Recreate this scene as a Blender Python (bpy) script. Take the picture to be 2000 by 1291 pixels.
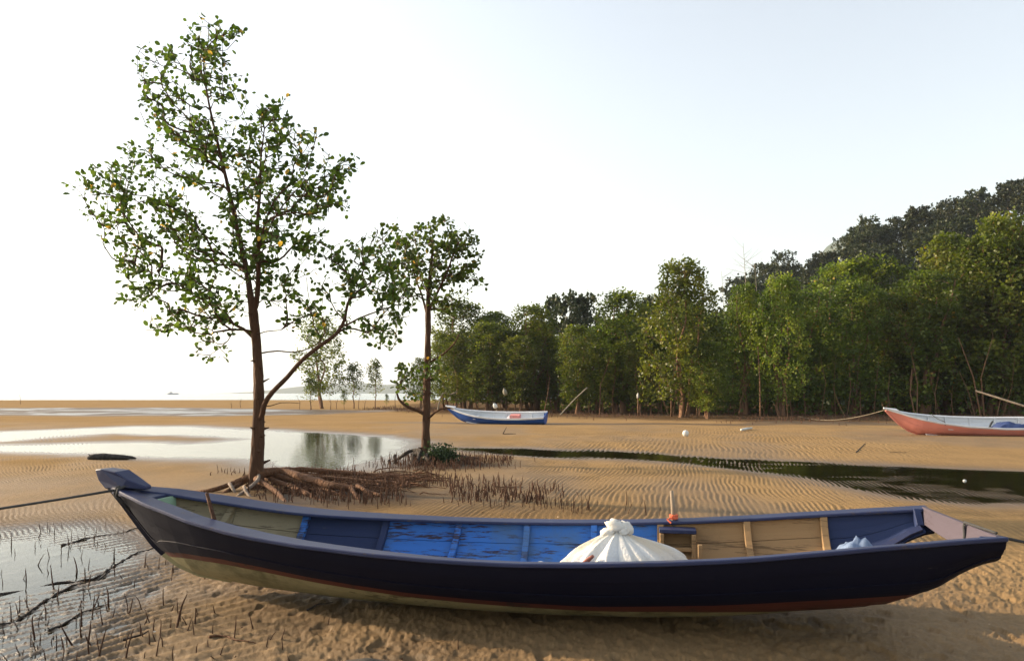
import bpy, math, random
import numpy as np
from mathutils import Vector, Matrix, Quaternion

# ------------------------------------------------------------------ clear
for o in list(bpy.data.objects):
    bpy.data.objects.remove(o)
SC = bpy.context.scene
COL = SC.collection
R = math.radians
RNG = np.random.default_rng(7)
random.seed(7)

# ------------------------------------------------------------------ camera
EYE = 1.55          # eye height in metres
FPX = 1400.0        # focal length in photograph pixels (2000 wide)
HZN = 767.0         # horizon row of the photograph
cam_data = bpy.data.cameras.new('camera')
cam = bpy.data.objects.new('camera', cam_data)
COL.objects.link(cam)
cam.location = (0, 0, EYE)
cam.rotation_euler = (R(90), 0, 0)
cam_data.sensor_width = 36.0
cam_data.lens = 36.0 * FPX / 2000.0
cam_data.shift_y = (HZN - 645.5) / 2000.0
cam_data.clip_start = 0.05
cam_data.clip_end = 30000
SC.camera = cam

# ------------------------------------------------------------------ sky, sun, exposure
SUN_EL = 17.0       # degrees above the horizon
SUN_AZ = -72.0      # degrees clockwise from +Y: low on the left, a little behind the trees
world = bpy.data.worlds.new('World')
SC.world = world
world.use_nodes = True
wn = world.node_tree.nodes
wl = world.node_tree.links
wn.clear()
sky = wn.new('ShaderNodeTexSky')
sky.sky_type = 'NISHITA'
sky.sun_disc = False
sky.sun_elevation = R(SUN_EL)
sky.sun_rotation = R(SUN_AZ)
sky.altitude = 0
sky.air_density = 1.4
sky.dust_density = 2.0
sky.ozone_density = 1.0
bg = wn.new('ShaderNodeBackground')
bg.inputs['Strength'].default_value = 0.15
wo = wn.new('ShaderNodeOutputWorld')
hsv = wn.new('ShaderNodeHueSaturation')      # humid hazy air: a whiter sky all round
hsv.inputs['Saturation'].default_value = 0.5
hsv.inputs['Hue'].default_value = 0.51
hsv.inputs['Value'].default_value = 1.0
wl.new(sky.outputs[0], hsv.inputs['Color'])
wl.new(hsv.outputs[0], bg.inputs['Color'])
wl.new(bg.outputs[0], wo.inputs['Surface'])

sun_data = bpy.data.lights.new('sun', 'SUN')
sun_data.energy = 5.0
sun_data.angle = R(1.2)
sun_data.color = (1.0, 0.78, 0.53)
sun = bpy.data.objects.new('sun', sun_data)
COL.objects.link(sun)
_a, _e = R(SUN_AZ), R(SUN_EL)
TO_SUN = Vector((math.sin(_a) * math.cos(_e), math.cos(_a) * math.cos(_e), math.sin(_e)))
sun.rotation_euler = TO_SUN.to_track_quat('Z', 'Y').to_euler()
sun.location = (-30, 10, 20)

SC.view_settings.view_transform = 'Standard'
SC.view_settings.look = 'None'
SC.view_settings.exposure = 1.2
SC.view_settings.gamma = 1.0
SC.view_settings.use_curve_mapping = False
SC.cycles.use_denoising = True
SC.cycles.max_bounces = 8
SC.cycles.transparent_max_bounces = 16
SC.cycles.sample_clamp_indirect = 8.0

# ------------------------------------------------------------------ helpers
def px(x, y, z=0.0):
    """photograph pixel -> point on the level z (distance from the ground it stands on)"""
    Y = (EYE - z) * FPX / (y - HZN)
    return ((x - 1000.0) / FPX * Y, Y, z)

def pd(x, y, Y):
    """photograph pixel at the distance Y of the thing it belongs to"""
    return ((x - 1000.0) / FPX * Y, Y, EYE - (y - HZN) / FPX * Y)

def tag(o, label=None, cat=None, group=None, kind=None):
    if label: o['label'] = label
    if cat: o['category'] = cat
    if group: o['group'] = group
    if kind: o['kind'] = kind
    return o

def link(name, me, mat=None, parent=None, loc=None):
    o = bpy.data.objects.new(name, me)
    COL.objects.link(o)
    if mat is not None and me is not None and not me.materials:
        me.materials.append(mat)
    if parent is not None:
        o.parent = parent
    if loc is not None:
        o.location = loc
    return o

def empty(name, loc=(0, 0, 0), rz=0.0):
    o = bpy.data.objects.new(name, None)
    COL.objects.link(o)
    o.location = loc
    o.rotation_euler = (0, 0, rz)
    o.empty_display_size = 0.2
    return o

def mesh_np(name, V, loops, starts, totals, smooth=False, attrs=None):
    me = bpy.data.meshes.new(name)
    V = np.ascontiguousarray(V, dtype=np.float32)
    me.vertices.add(len(V))
    me.vertices.foreach_set('co', V.ravel())
    me.loops.add(len(loops))
    me.loops.foreach_set('vertex_index', np.asarray(loops, dtype=np.int32).ravel())
    me.polygons.add(len(starts))
    me.polygons.foreach_set('loop_start', np.asarray(starts, dtype=np.int32))
    me.polygons.foreach_set('loop_total', np.asarray(totals, dtype=np.int32))
    if smooth:
        me.polygons.foreach_set('use_smooth', np.ones(len(starts), dtype=bool))
    me.update(calc_edges=True)
    if attrs:
        for k, a in attrs.items():
            at = me.attributes.new(k, 'FLOAT', 'POINT')
            at.data.foreach_set('value', np.asarray(a, dtype=np.float32))
    return me

def mesh_quads(name, V, Q, smooth=False, attrs=None):
    Q = np.asarray(Q, dtype=np.int32)
    n, k = Q.shape
    return mesh_np(name, V, Q.ravel(), np.arange(n) * k, np.full(n, k), smooth, attrs)

class MB:
    """collects shapes that make ONE part"""
    def __init__(self):
        self.v = []; self.f = []
    def add(self, V, F):
        b = len(self.v)
        self.v.extend([tuple(p) for p in V])
        self.f.extend([tuple(i + b for i in f) for f in F])
        return self
    def box(self, c, s, rot=None):
        V = []
        for dx in (-.5, .5):
            for dy in (-.5, .5):
                for dz in (-.5, .5):
                    p = Vector((dx * s[0], dy * s[1], dz * s[2]))
                    if rot is not None: p = rot @ p
                    V.append(p + Vector(c))
        F = [(0, 1, 3, 2), (4, 6, 7, 5), (0, 4, 5, 1), (2, 3, 7, 6), (0, 2, 6, 4), (1, 5, 7, 3)]
        return self.add(V, F)
    def tube(self, path, rad, n=6, cap=True, flat=1.0):
        V, F = tube_geo(path, rad, n, cap, flat)
        return self.add(V, F)
    def bar(self, a, b, w, t, up=(0, 0, 1), taper=1.0):
        a = Vector(a); b = Vector(b); d = (b - a).normalized()
        s = d.cross(Vector(up))
        if s.length < 1e-4: s = d.cross(Vector((1, 0, 0)))
        s.normalize(); u = s.cross(d)
        V = []
        for p, k in ((a, 1.0), (b, taper)):
            for sx, sy in ((-1, -1), (1, -1), (1, 1), (-1, 1)):
                V.append(p + s * (sx * w * k / 2) + u * (sy * t * k / 2))
        F = [(0, 1, 2, 3), (7, 6, 5, 4), (0, 4, 5, 1), (1, 5, 6, 2), (2, 6, 7, 3), (3, 7, 4, 0)]
        return self.add(V, F)
    def build(self, name, mat, parent=None, smooth=False, bevel=0.0, loc=None):
        me = bpy.data.meshes.new(name)
        me.from_pydata(self.v, [], self.f)
        me.validate()
        import bmesh
        bm = bmesh.new(); bm.from_mesh(me)
        bmesh.ops.recalc_face_normals(bm, faces=bm.faces)
        if bevel > 0:
            es = [e for e in bm.edges if len(e.link_faces) == 2 and e.calc_face_angle(0) > 0.6]
            bmesh.ops.bevel(bm, geom=es, offset=bevel, segments=1, affect='EDGES')
        bm.to_mesh(me); bm.free()
        if smooth:
            me.polygons.foreach_set('use_smooth', np.ones(len(me.polygons), dtype=bool))
        return link(name, me, mat, parent, loc)

def tube_geo(path, rad, n=6, cap=True, flat=1.0):
    P = [Vector(p) for p in path]
    m = len(P)
    if np.isscalar(rad): rad = [rad] * m
    V = []; F = []
    ref = None
    for i in range(m):
        d = (P[min(i + 1, m - 1)] - P[max(i - 1, 0)])
        if d.length < 1e-9: d = Vector((0, 0, 1))
        d.normalize()
        if ref is None:
            ref = Vector((0, 0, 1)) if abs(d.z) < .9 else Vector((1, 0, 0))
        s = d.cross(ref)
        if s.length < 1e-6: s = d.cross(Vector((0, 1, 0)))
        s.normalize(); u = s.cross(d)
        ref = u
        for k in range(n):
            a = 2 * math.pi * k / n
            V.append(P[i] + s * (math.cos(a) * rad[i]) + u * (math.sin(a) * rad[i] * flat))
    for i in range(m - 1):
        for k in range(n):
            k2 = (k + 1) % n
            F.append((i * n + k, i * n + k2, (i + 1) * n + k2, (i + 1) * n + k))
    if cap:
        F.append(tuple(range(n - 1, -1, -1)))
        F.append(tuple((m - 1) * n + k for k in range(n)))
    return V, F

def spline(pts, step):
    """smooth path through the points (Catmull-Rom)"""
    P = [np.array(p, float) for p in pts]
    P = [2 * P[0] - P[1]] + P + [2 * P[-1] - P[-2]]
    out = []
    for i in range(1, len(P) - 2):
        a, b, c, d = P[i - 1], P[i], P[i + 1], P[i + 2]
        n = max(2, int(np.linalg.norm(c[:3] - b[:3]) / step))
        for k in range(n):
            t = k / n
            out.append(.5 * ((2 * b) + (-a + c) * t + (2 * a - 5 * b + 4 * c - d) * t * t + (-a + 3 * b - 3 * c + d) * t ** 3))
    out.append(P[-2])
    return np.array(out)

_LAT = np.random.default_rng(11).random((512, 512))
def noise(x, y, s=0):
    """smooth value noise, 0..1"""
    x = np.asarray(x, float) + s * 37.31; y = np.asarray(y, float) + s * 91.7
    xi = np.floor(x).astype(int); yi = np.floor(y).astype(int)
    fx = x - xi; fy = y - yi
    fx = fx * fx * (3 - 2 * fx); fy = fy * fy * (3 - 2 * fy)
    a = _LAT[xi & 511, yi & 511]; b = _LAT[(xi + 1) & 511, yi & 511]
    c = _LAT[xi & 511, (yi + 1) & 511]; d = _LAT[(xi + 1) & 511, (yi + 1) & 511]
    return (a * (1 - fx) + b * fx) * (1 - fy) + (c * (1 - fx) + d * fx) * fy

def fbm(x, y, s=0, o=3):
    r = 0; a = .5; k = 1.0
    for i in range(o):
        r = r + a * noise(x * k, y * k, s + i * 3); a *= .5; k *= 2.03
    return r / (1 - .5 ** o)

def sstep(a, b, x):
    t = np.clip((x - a) / (b - a), 0, 1)
    return t * t * (3 - 2 * t)

# ------------------------------------------------------------------ materials
def new_mat(name):
    m = bpy.data.materials.new(name)
    m.use_nodes = True
    nt = m.node_tree
    p = nt.nodes['Principled BSDF']
    return m, nt, p

def nd(nt, t, **kw):
    n = nt.nodes.new(t)
    for k, v in kw.items():
        if k in n.inputs: n.inputs[k].default_value = v
        else: setattr(n, k, v)
    return n

def ramp(nt, fac, stops):
    r = nt.nodes.new('ShaderNodeValToRGB')
    el = r.color_ramp.elements
    el[0].position, el[0].color = stops[0][0], (*stops[0][1], 1)
    el[1].position, el[1].color = stops[-1][0], (*stops[-1][1], 1)
    for pos, c in stops[1:-1]:
        e = el.new(pos); e.color = (*c, 1)
    nt.links.new(fac, r.inputs['Fac'])
    return r.outputs['Color']

def mixc(nt, fac, a, b):
    m = nt.nodes.new('ShaderNodeMix'); m.data_type = 'RGBA'
    for s, v in ((0, fac), (6, a), (7, b)):
        if hasattr(v, 'is_linked') or isinstance(v, bpy.types.NodeSocket): nt.links.new(v, m.inputs[s])
        else: m.inputs[s].default_value = v if s == 0 else (*v, 1)
    return m.outputs[2]

def painted(name, col, worn, wear=0.5, rough=0.55, scale=3.0, streak=(1, 1, 1), bump=0.25, spec=0.35, grime=None):
    """paint (or bare wood) with chips, stains and grain"""
    m, nt, p = new_mat(name)
    tc = nd(nt, 'ShaderNodeTexCoord')
    mp = nd(nt, 'ShaderNodeMapping'); mp.inputs['Scale'].default_value = streak
    nt.links.new(tc.outputs['Object'], mp.inputs['Vector'])
    n1 = nd(nt, 'ShaderNodeTexNoise', Scale=scale, Detail=8.0, Roughness=0.65)
    n2 = nd(nt, 'ShaderNodeTexNoise', Scale=scale * 6, Detail=6.0, Roughness=0.7)
    n3 = nd(nt, 'ShaderNodeTexNoise', Scale=scale * .35, Detail=3.0)
    for n in (n1, n2, n3): nt.links.new(mp.outputs[0], n.inputs['Vector'])
    ma = nd(nt, 'ShaderNodeMath', operation='MULTIPLY')
    nt.links.new(n1.outputs['Fac'], ma.inputs[0]); nt.links.new(n2.outputs['Fac'], ma.inputs[1])
    k = 0.42 - 0.22 * wear
    w = ramp(nt, ma.outputs[0], [(k, (0, 0, 0)), (k + .05, (1, 1, 1))])
    dark = tuple(c * .72 for c in col); lite = tuple(min(1, c * 1.2 + .004) for c in col)
    base = mixc(nt, n3.outputs['Fac'], dark, lite)
    c = mixc(nt, w, base, worn)
    if grime:
        n4 = nd(nt, 'ShaderNodeTexNoise', Scale=scale * .8, Detail=5.0, Roughness=.7)
        nt.links.new(tc.outputs['Object'], n4.inputs['Vector'])
        g = ramp(nt, n4.outputs['Fac'], [(.5, (0, 0, 0)), (.68, (.8, .8, .8))])
        c = mixc(nt, g, c, grime)
    nt.links.new(c, p.inputs['Base Color'])
    p.inputs['Roughness'].default_value = rough
    p.inputs['Specular IOR Level'].default_value = spec
    b = nd(nt, 'ShaderNodeBump', Strength=bump, Distance=0.01)
    nt.links.new(ma.outputs[0], b.inputs['Height'])
    nt.links.new(b.outputs[0], p.inputs['Normal'])
    return m

def bark(name, a, b_, scale=9.0, bump=0.8):
    m, nt, p = new_mat(name)
    tc = nd(nt, 'ShaderNodeTexCoord')
    mp = nd(nt, 'ShaderNodeMapping'); mp.inputs['Scale'].default_value = (1, 1, .3)
    nt.links.new(tc.outputs['Object'], mp.inputs['Vector'])
    n1 = nd(nt, 'ShaderNodeTexNoise', Scale=scale, Detail=8.0, Roughness=0.7)
    n2 = nd(nt, 'ShaderNodeTexNoise', Scale=scale * .3, Detail=3.0)
    n3 = nd(nt, 'ShaderNodeTexVoronoi', Scale=scale * 2.2)
    for n in (n1, n2, n3): nt.links.new(mp.outputs[0], n.inputs['Vector'])
    c = ramp(nt, n1.outputs['Fac'], [(.3, a), (.7, b_)])
    c2 = mixc(nt, n2.outputs['Fac'], c, tuple(x * .6 for x in b_))
    nt.links.new(c2, p.inputs['Base Color'])
    p.inputs['Roughness'].default_value = .85
    p.inputs['Specular IOR Level'].default_value = .2
    ad = nd(nt, 'ShaderNodeMath', operation='ADD')
    nt.links.new(n1.outputs['Fac'], ad.inputs[0]); nt.links.new(n3.outputs['Distance'], ad.inputs[1])
    b = nd(nt, 'ShaderNodeBump', Strength=bump, Distance=0.03)
    nt.links.new(ad.outputs[0], b.inputs['Height'])
    nt.links.new(b.outputs[0], p.inputs['Normal'])
    return m

def leaf_mat(name, stops, trans=0.45, rough=.45, tcol=(1.0, 1.1, .45)):
    """leaf colour varies leaf by leaf through the attribute 'var'; light passes through the blade"""
    m, nt, p = new_mat(name)
    at = nd(nt, 'ShaderNodeAttribute'); at.attribute_name = 'var'
    oi = nd(nt, 'ShaderNodeObjectInfo')
    c = ramp(nt, at.outputs['Fac'], stops)
    hs = nd(nt, 'ShaderNodeHueSaturation')
    mr = nd(nt, 'ShaderNodeMapRange'); mr.inputs['To Min'].default_value = .8; mr.inputs['To Max'].default_value = 1.25
    nt.links.new(oi.outputs['Random'], mr.inputs['Value'])
    nt.links.new(mr.outputs[0], hs.inputs['Value'])
    mr2 = nd(nt, 'ShaderNodeMapRange'); mr2.inputs['To Min'].default_value = .485; mr2.inputs['To Max'].default_value = .51
    nt.links.new(oi.outputs['Random'], mr2.inputs['Value'])
    nt.links.new(mr2.outputs[0], hs.inputs['Hue'])
    nt.links.new(c, hs.inputs['Color'])
    nt.links.new(hs.outputs[0], p.inputs['Base Color'])
    p.inputs['Roughness'].default_value = rough
    p.inputs['Specular IOR Level'].default_value = .3
    tr = nd(nt, 'ShaderNodeBsdfTranslucent')
    mc = nt.nodes.new('ShaderNodeMix'); mc.data_type = 'RGBA'; mc.blend_type = 'MULTIPLY'
    mc.inputs[0].default_value = 1
    nt.links.new(hs.outputs[0], mc.inputs[6]); mc.inputs[7].default_value = (*tcol, 1)
    nt.links.new(mc.outputs[2], tr.inputs['Color'])
    mx = nd(nt, 'ShaderNodeMixShader'); mx.inputs[0].default_value = trans
    nt.links.new(p.outputs[0], mx.inputs[1]); nt.links.new(tr.outputs[0], mx.inputs[2])
    nt.links.new(mx.outputs[0], nt.nodes['Material Output'].inputs['Surface'])
    return m

def sand_material():
    m, nt, p = new_mat('wet_sand')
    wet = nd(nt, 'ShaderNodeAttribute'); wet.attribute_name = 'wet'
    mud = nd(nt, 'ShaderNodeAttribute'); mud.attribute_name = 'mud'
    rip = nd(nt, 'ShaderNodeAttribute'); rip.attribute_name = 'trough'
    geo = nd(nt, 'ShaderNodeNewGeometry')
    n1 = nd(nt, 'ShaderNodeTexNoise', Scale=.35, Detail=5.0, Roughness=.6)
    n2 = nd(nt, 'ShaderNodeTexNoise', Scale=14.0, Detail=6.0, Roughness=.7)
    n3 = nd(nt, 'ShaderNodeTexNoise', Scale=160.0, Detail=3.0, Roughness=.7)
    n4 = nd(nt, 'ShaderNodeTexNoise', Scale=3.0, Detail=5.0, Roughness=.65)
    for n in (n1, n2, n3, n4): nt.links.new(geo.outputs['Position'], n.inputs['Vector'])
    c1 = ramp(nt, n1.outputs['Fac'], [(.3, (.255, .165, .076)), (.7, (.345, .228, .112))])
    c2 = ramp(nt, n2.outputs['Fac'], [(.3, (.145, .090, .042)), (.7, (.39, .255, .124))])
    c = mixc(nt, .42, c1, c2)
    # darker grey-brown in the troughs between the ripples
    tr = nd(nt, 'ShaderNodeMath', operation='MULTIPLY'); tr.inputs[1].default_value = .55
    nt.links.new(rip.outputs['Fac'], tr.inputs[0])
    c = mixc(nt, tr.outputs[0], c, (.13, .095, .060))
    mudc = ramp(nt, n4.outputs['Fac'], [(.3, (.040, .029, .020)), (.7, (.105, .062, .034))])
    c = mixc(nt, mud.outputs['Fac'], c, mudc)
    dk = nt.nodes.new('ShaderNodeMix'); dk.data_type = 'RGBA'; dk.blend_type = 'MULTIPLY'
    nt.links.new(wet.outputs['Fac'], dk.inputs[0]); nt.links.new(c, dk.inputs[6]); dk.inputs[7].default_value = (.42, .40, .39, 1)
    nt.links.new(dk.outputs[2], p.inputs['Base Color'])
    mr = nd(nt, 'ShaderNodeMapRange'); mr.inputs['To Min'].default_value = .95; mr.inputs['To Max'].default_value = .27
    nt.links.new(wet.outputs['Fac'], mr.inputs['Value']); nt.links.new(mr.outputs[0], p.inputs['Roughness'])
    ms = nd(nt, 'ShaderNodeMapRange'); ms.inputs['To Min'].default_value = .0; ms.inputs['To Max'].default_value = .5
    nt.links.new(wet.outputs['Fac'], ms.inputs['Value']); nt.links.new(ms.outputs[0], p.inputs['Specular IOR Level'])
    ad = nd(nt, 'ShaderNodeMath', operation='ADD')
    nt.links.new(n2.outputs['Fac'], ad.inputs[0]); nt.links.new(n3.outputs['Fac'], ad.inputs[1])
    b = nd(nt, 'ShaderNodeBump', Strength=.6, Distance=0.014)
    nt.links.new(ad.outputs[0], b.inputs['Height']); nt.links.new(b.outputs[0], p.inputs['Normal'])
    return m

def water_material(name, tint, bump, scale, rough=.02):
    m, nt, p = new_mat(name)
    nt.nodes.remove(p)
    out = nt.nodes['Material Output']
    geo = nd(nt, 'ShaderNodeNewGeometry')
    mp = nd(nt, 'ShaderNodeMapping'); mp.inputs['Scale'].default_value = (1, .45, 1)
    nt.links.new(geo.outputs['Position'], mp.inputs['Vector'])
    n = nd(nt, 'ShaderNodeTexNoise', Scale=scale, Detail=4.0, Roughness=.55)
    nt.links.new(mp.outputs[0], n.inputs['Vector'])
    b = nd(nt, 'ShaderNodeBump', Strength=bump, Distance=.02)
    nt.links.new(n.outputs['Fac'], b.inputs['Height'])
    fr = nd(nt, 'ShaderNodeFresnel', IOR=1.33)
    nt.links.new(b.outputs[0], fr.inputs['Normal'])
    gl = nd(nt, 'ShaderNodeBsdfGlossy', Roughness=rough)
    nt.links.new(b.outputs[0], gl.inputs['Normal'])
    ts = nd(nt, 'ShaderNodeBsdfTransparent'); ts.inputs['Color'].default_value = (*tint, 1)
    mx = nd(nt, 'ShaderNodeMixShader')
    nt.links.new(fr.outputs[0], mx.inputs[0]); nt.links.new(ts.outputs[0], mx.inputs[1]); nt.links.new(gl.outputs[0], mx.inputs[2])
    nt.links.new(mx.outputs[0], out.inputs['Surface'])
    return m

M = {}
M['sand'] = sand_material()
M['pool'] = water_material('shallow_water', (.66, .66, .42), .20, 6.0)
def sea_material():
    m, nt, p = new_mat('sea_water')
    p.inputs['Base Color'].default_value = (.10, .14, .15, 1)
    p.inputs['Roughness'].default_value = .18
    p.inputs['IOR'].default_value = 1.33
    geo = nd(nt, 'ShaderNodeNewGeometry')
    mp = nd(nt, 'ShaderNodeMapping'); mp.inputs['Scale'].default_value = (.25, 1, 1)
    nt.links.new(geo.outputs['Position'], mp.inputs['Vector'])
    n = nd(nt, 'ShaderNodeTexNoise', Scale=.35, Detail=6.0, Roughness=.6)
    nt.links.new(mp.outputs[0], n.inputs['Vector'])
    b = nd(nt, 'ShaderNodeBump', Strength=.25, Distance=.6)
    nt.links.new(n.outputs['Fac'], b.inputs['Height']); nt.links.new(b.outputs[0], p.inputs['Normal'])
    return m
M['sea'] = sea_material()
M['navy'] = painted('navy_hull_paint', (.0028, .0035, .013), (.030, .024, .028), .12, .6, 2.5, (.5, 1, 3), spec=.12)
M['rail'] = painted('blue_rail_paint', (.017, .025, .075), (.045, .038, .05), .45, .5, 5.0, (.6, 1, 1))
M['red'] = painted('red_waterline_paint', (.075, .016, .009), (.03, .014, .010), .6, .6, 4.0, (.6, 1, 2))
M['bottom'] = painted('cream_bottom_paint', (.25, .225, .12), (.10, .085, .04), .55, .65, 3.0, (.6, 1, 2), grime=(.06, .06, .024))
M['cream_in'] = painted('faded_cream_planks', (.30, .25, .155), (.12, .09, .055), .5, .75, 3.0, (.35, 1, 5), grime=(.20, .165, .095))
M['navy_in'] = painted('dark_blue_planks', (.013, .026, .085), (.05, .06, .09), .35, .65, 3.0, (.35, 1, 5))
M['blue_in'] = painted('bright_blue_planks', (.030, .155, .52), (.030, .022, .04), .72, .6, 3.0, (.4, 1, 4), grime=(.06, .13, .26))
M['tan_in'] = painted('bare_timber_planks', (.30, .185, .085), (.14, .085, .04), .5, .8, 3.0, (.3, 1, 6), grime=(.20, .13, .065))
M['sole'] = painted('red_brown_floorboards', (.13, .045, .03), (.22, .16, .10), .5, .8, 4.0, (.4, 2, 1))
M['mauve'] = painted('faded_mauve_transom', (.075, .06, .078), (.045, .033, .037), .45, .75, 3.0, (1, .4, 3))
M['grey_wood'] = painted('weathered_grey_wood', (.26, .20, .14), (.10, .075, .05), .5, .85, 9.0, (1, 1, .3))
M['green_in'] = painted('pale_green_paint', (.22, .34, .24), (.12, .14, .10), .4, .65, 5.0)
M['white_paint'] = painted('white_boat_paint', (.60, .61, .62), (.34, .31, .27), .3, .5, 4.0, (.4, 1, 2))
M['blue_hull'] = painted('royal_blue_hull_paint', (.018, .075, .30), (.05, .08, .16), .4, .45, 3.0, (.4, 1, 3))
M['pink_hull'] = painted('salmon_hull_paint', (.72, .27, .215), (.52, .22, .20), .4, .5, 3.0, (.3, 1, 3))
M['rope'] = painted('dark_wet_rope', (.045, .045, .045), (.10, .09, .07), .5, .9, 60.0)
M['rope_light'] = painted('faded_mooring_rope', (.16, .13, .09), (.09, .075, .05), .5, .9, 60.0)
M['orange_cord'] = painted('orange_cord', (.62, .13, .06), (.4, .1, .06), .3, .8, 60.0)
M['bark1'] = bark('reddish_mangrove_bark', (.030, .017, .011), (.115, .058, .032))
M['bark2'] = bark('brown_mangrove_bark', (.085, .046, .028), (.25, .135, .075), 6.0)
M['bark_dark'] = bark('dark_hill_bark', (.08, .06, .045), (.18, .14, .10), 2.0)
M['bark_pale'] = bark('bleached_bark', (.20, .17, .13), (.34, .30, .24), 6.0, .4)
M['root'] = bark('red_brown_root_bark', (.042, .021, .012), (.19, .092, .048), 14.0)
M['root_pale'] = bark('pale_grey_root_bark', (.14, .105, .08), (.33, .26, .21), 14.0)
M['stick'] = bark('breathing_root_bark', (.045, .023, .015), (.15, .075, .045), 30.0)
M['wet_root'] = bark('wet_black_root_bark', (.025, .022, .02), (.075, .06, .05), 14.0)
M['log'] = bark('waterlogged_dark_wood', (.018, .017, .017), (.06, .052, .048), 6.0)
M['leaf1'] = leaf_mat('mangrove_leaf', [(0, (.026, .048, .010)), (.5, (.062, .100, .018)), (.93, (.125, .165, .028)), (.965, (.42, .25, .05)), (1, (.60, .36, .10))], .45)
M['leaf2'] = leaf_mat('forest_mangrove_leaf', [(0, (.028, .046, .008)), (.5, (.098, .130, .019)), (.95, (.24, .25, .036)), (1, (.30, .19, .03))], .5)
M['leaf3'] = leaf_mat('hill_tree_leaf', [(0, (.012, .020, .007)), (.55, (.030, .040, .013)), (.95, (.068, .070, .022)), (1, (.11, .085, .03))], .2)
M['leaf_dark'] = leaf_mat('dark_shrub_leaf', [(0, (.018, .035, .018)), (1, (.05, .085, .03))], .25)
M['hill'] = painted('forest_floor', (.035, .05, .02), (.06, .05, .03), .5, .95, .2)
def cloth_material():
    m, nt, p = new_mat('off_white_cloth')
    tc = nd(nt, 'ShaderNodeTexCoord')
    n = nd(nt, 'ShaderNodeTexNoise', Scale=4.0, Detail=5.0, Roughness=.6)
    w = nd(nt, 'ShaderNodeTexNoise', Scale=45.0, Detail=4.0)
    for q in (n, w): nt.links.new(tc.outputs['Object'], q.inputs['Vector'])
    at = nd(nt, 'ShaderNodeAttribute'); at.attribute_name = 'stain'
    c = ramp(nt, n.outputs['Fac'], [(.35, (.62, .62, .61)), (.60, (.58, .55, .48)), (.75, (.46, .38, .26))])
    c = mixc(nt, at.outputs['Fac'], c, (.48, .37, .23))
    nt.links.new(c, p.inputs['Base Color'])
    p.inputs['Roughness'].default_value = .9
    p.inputs['Specular IOR Level'].default_value = .15
    b = nd(nt, 'ShaderNodeBump', Strength=.35, Distance=.02)
    nt.links.new(w.outputs['Fac'], b.inputs['Height']); nt.links.new(b.outputs[0], p.inputs['Normal'])
    return m
M['cloth'] = cloth_material()
M['float'] = painted('white_plastic', (.58, .57, .53), (.40, .36, .30), .25, .45, 8.0)
M['brown_rag'] = painted('brown_rag', (.26, .09, .06), (.14, .05, .04), .5, .9, 12.0)
M['blue_cloth'] = painted('pale_blue_cloth', (.16, .22, .34), (.30, .34, .42), .6, .85, 7.0)
M['blue_tarp'] = painted('navy_tarp', (.02, .04, .13), (.05, .07, .16), .5, .6, 6.0)
M['black'] = painted('black_plastic', (.02, .02, .02), (.04, .04, .04), .3, .6, 9.0)
M['red_box'] = painted('faded_red_paint', (.55, .20, .18), (.6, .4, .38), .5, .7, 9.0)
M['net'] = painted('pale_plastic_bag', (.20, .19, .14), (.12, .12, .09), .5, .7, 9.0)

# ------------------------------------------------------------------ ground: tidal sand flat with ripples, pools and a creek
WATER_Z = -0.030

def poly(pts):
    return np.array([px(x, y)[:2] for x, y in pts])

POOL = poly([(-260, 850), (0, 842), (150, 836), (270, 831), (400, 833), (500, 838), (640, 845), (760, 850), (812, 862), (795, 880),
             (745, 903), (700, 916), (640, 917), (560, 905), (480, 893), (300, 892), (120, 884), (-260, 876)])
BAR = poly([(-260, 864), (0, 861), (100, 853), (215, 845), (350, 849), (480, 856), (380, 864), (200, 863), (60, 868), (-260, 870)])
CREEK = poly([(905, 874), (1010, 873), (1150, 879), (1300, 887), (1450, 895), (1600, 902), (1800, 912), (2200, 922), (2200, 990),
              (2000, 976), (1850, 972), (1760, 966), (1680, 952), (1590, 930), (1430, 911), (1280, 898), (1120, 889), (960, 883)])
WETZ = poly([(-200, 1035), (60, 1020), (200, 1012), (290, 1030), (335, 1075), (300, 1120), (255, 1180), (190, 1240), (130, 1330), (-200, 1330)])
PUDL = poly([(-160, 1070), (20, 1066), (120, 1076), (170, 1090), (110, 1116), (40, 1140), (-160, 1160)])
FARCH = np.array([px(x, y)[:2] for x, y in [(-900, 798), (0, 797), (300, 796), (600, 800), (760, 803), (600, 809), (400, 812), (0, 811), (-900, 811)]])

def sdf(P, x, y):
    """signed distance, positive inside"""
    n = len(P)
    d = np.full(x.shape, 1e9); ins = np.zeros(x.shape, bool)
    for i in range(n):
        ax, ay = P[i]; bx, by = P[(i + 1) % n]
        ex, ey = bx - ax, by - ay
        t = np.clip(((x - ax) * ex + (y - ay) * ey) / (ex * ex + ey * ey + 1e-12), 0, 1)
        d = np.minimum(d, (x - ax - t * ex) ** 2 + (y - ay - t * ey) ** 2)
        c = (ay > y) != (by > y)
        with np.errstate(divide='ignore', invalid='ignore'):
            ins ^= c & (x < (bx - ax) * (y - ay) / (by - ay + 1e-12) + ax)
    return np.where(ins, 1, -1) * np.sqrt(d)

FOREST_EDGE_X = np.array([-40, -16, -12, -6, 0, 8, 13, 18, 26, 34, 60, 120])
FOREST_EDGE_Y = np.array([78, 72, 63, 53, 47.5, 41.5, 36.8, 36.5, 37, 37, 35, 33])

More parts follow.
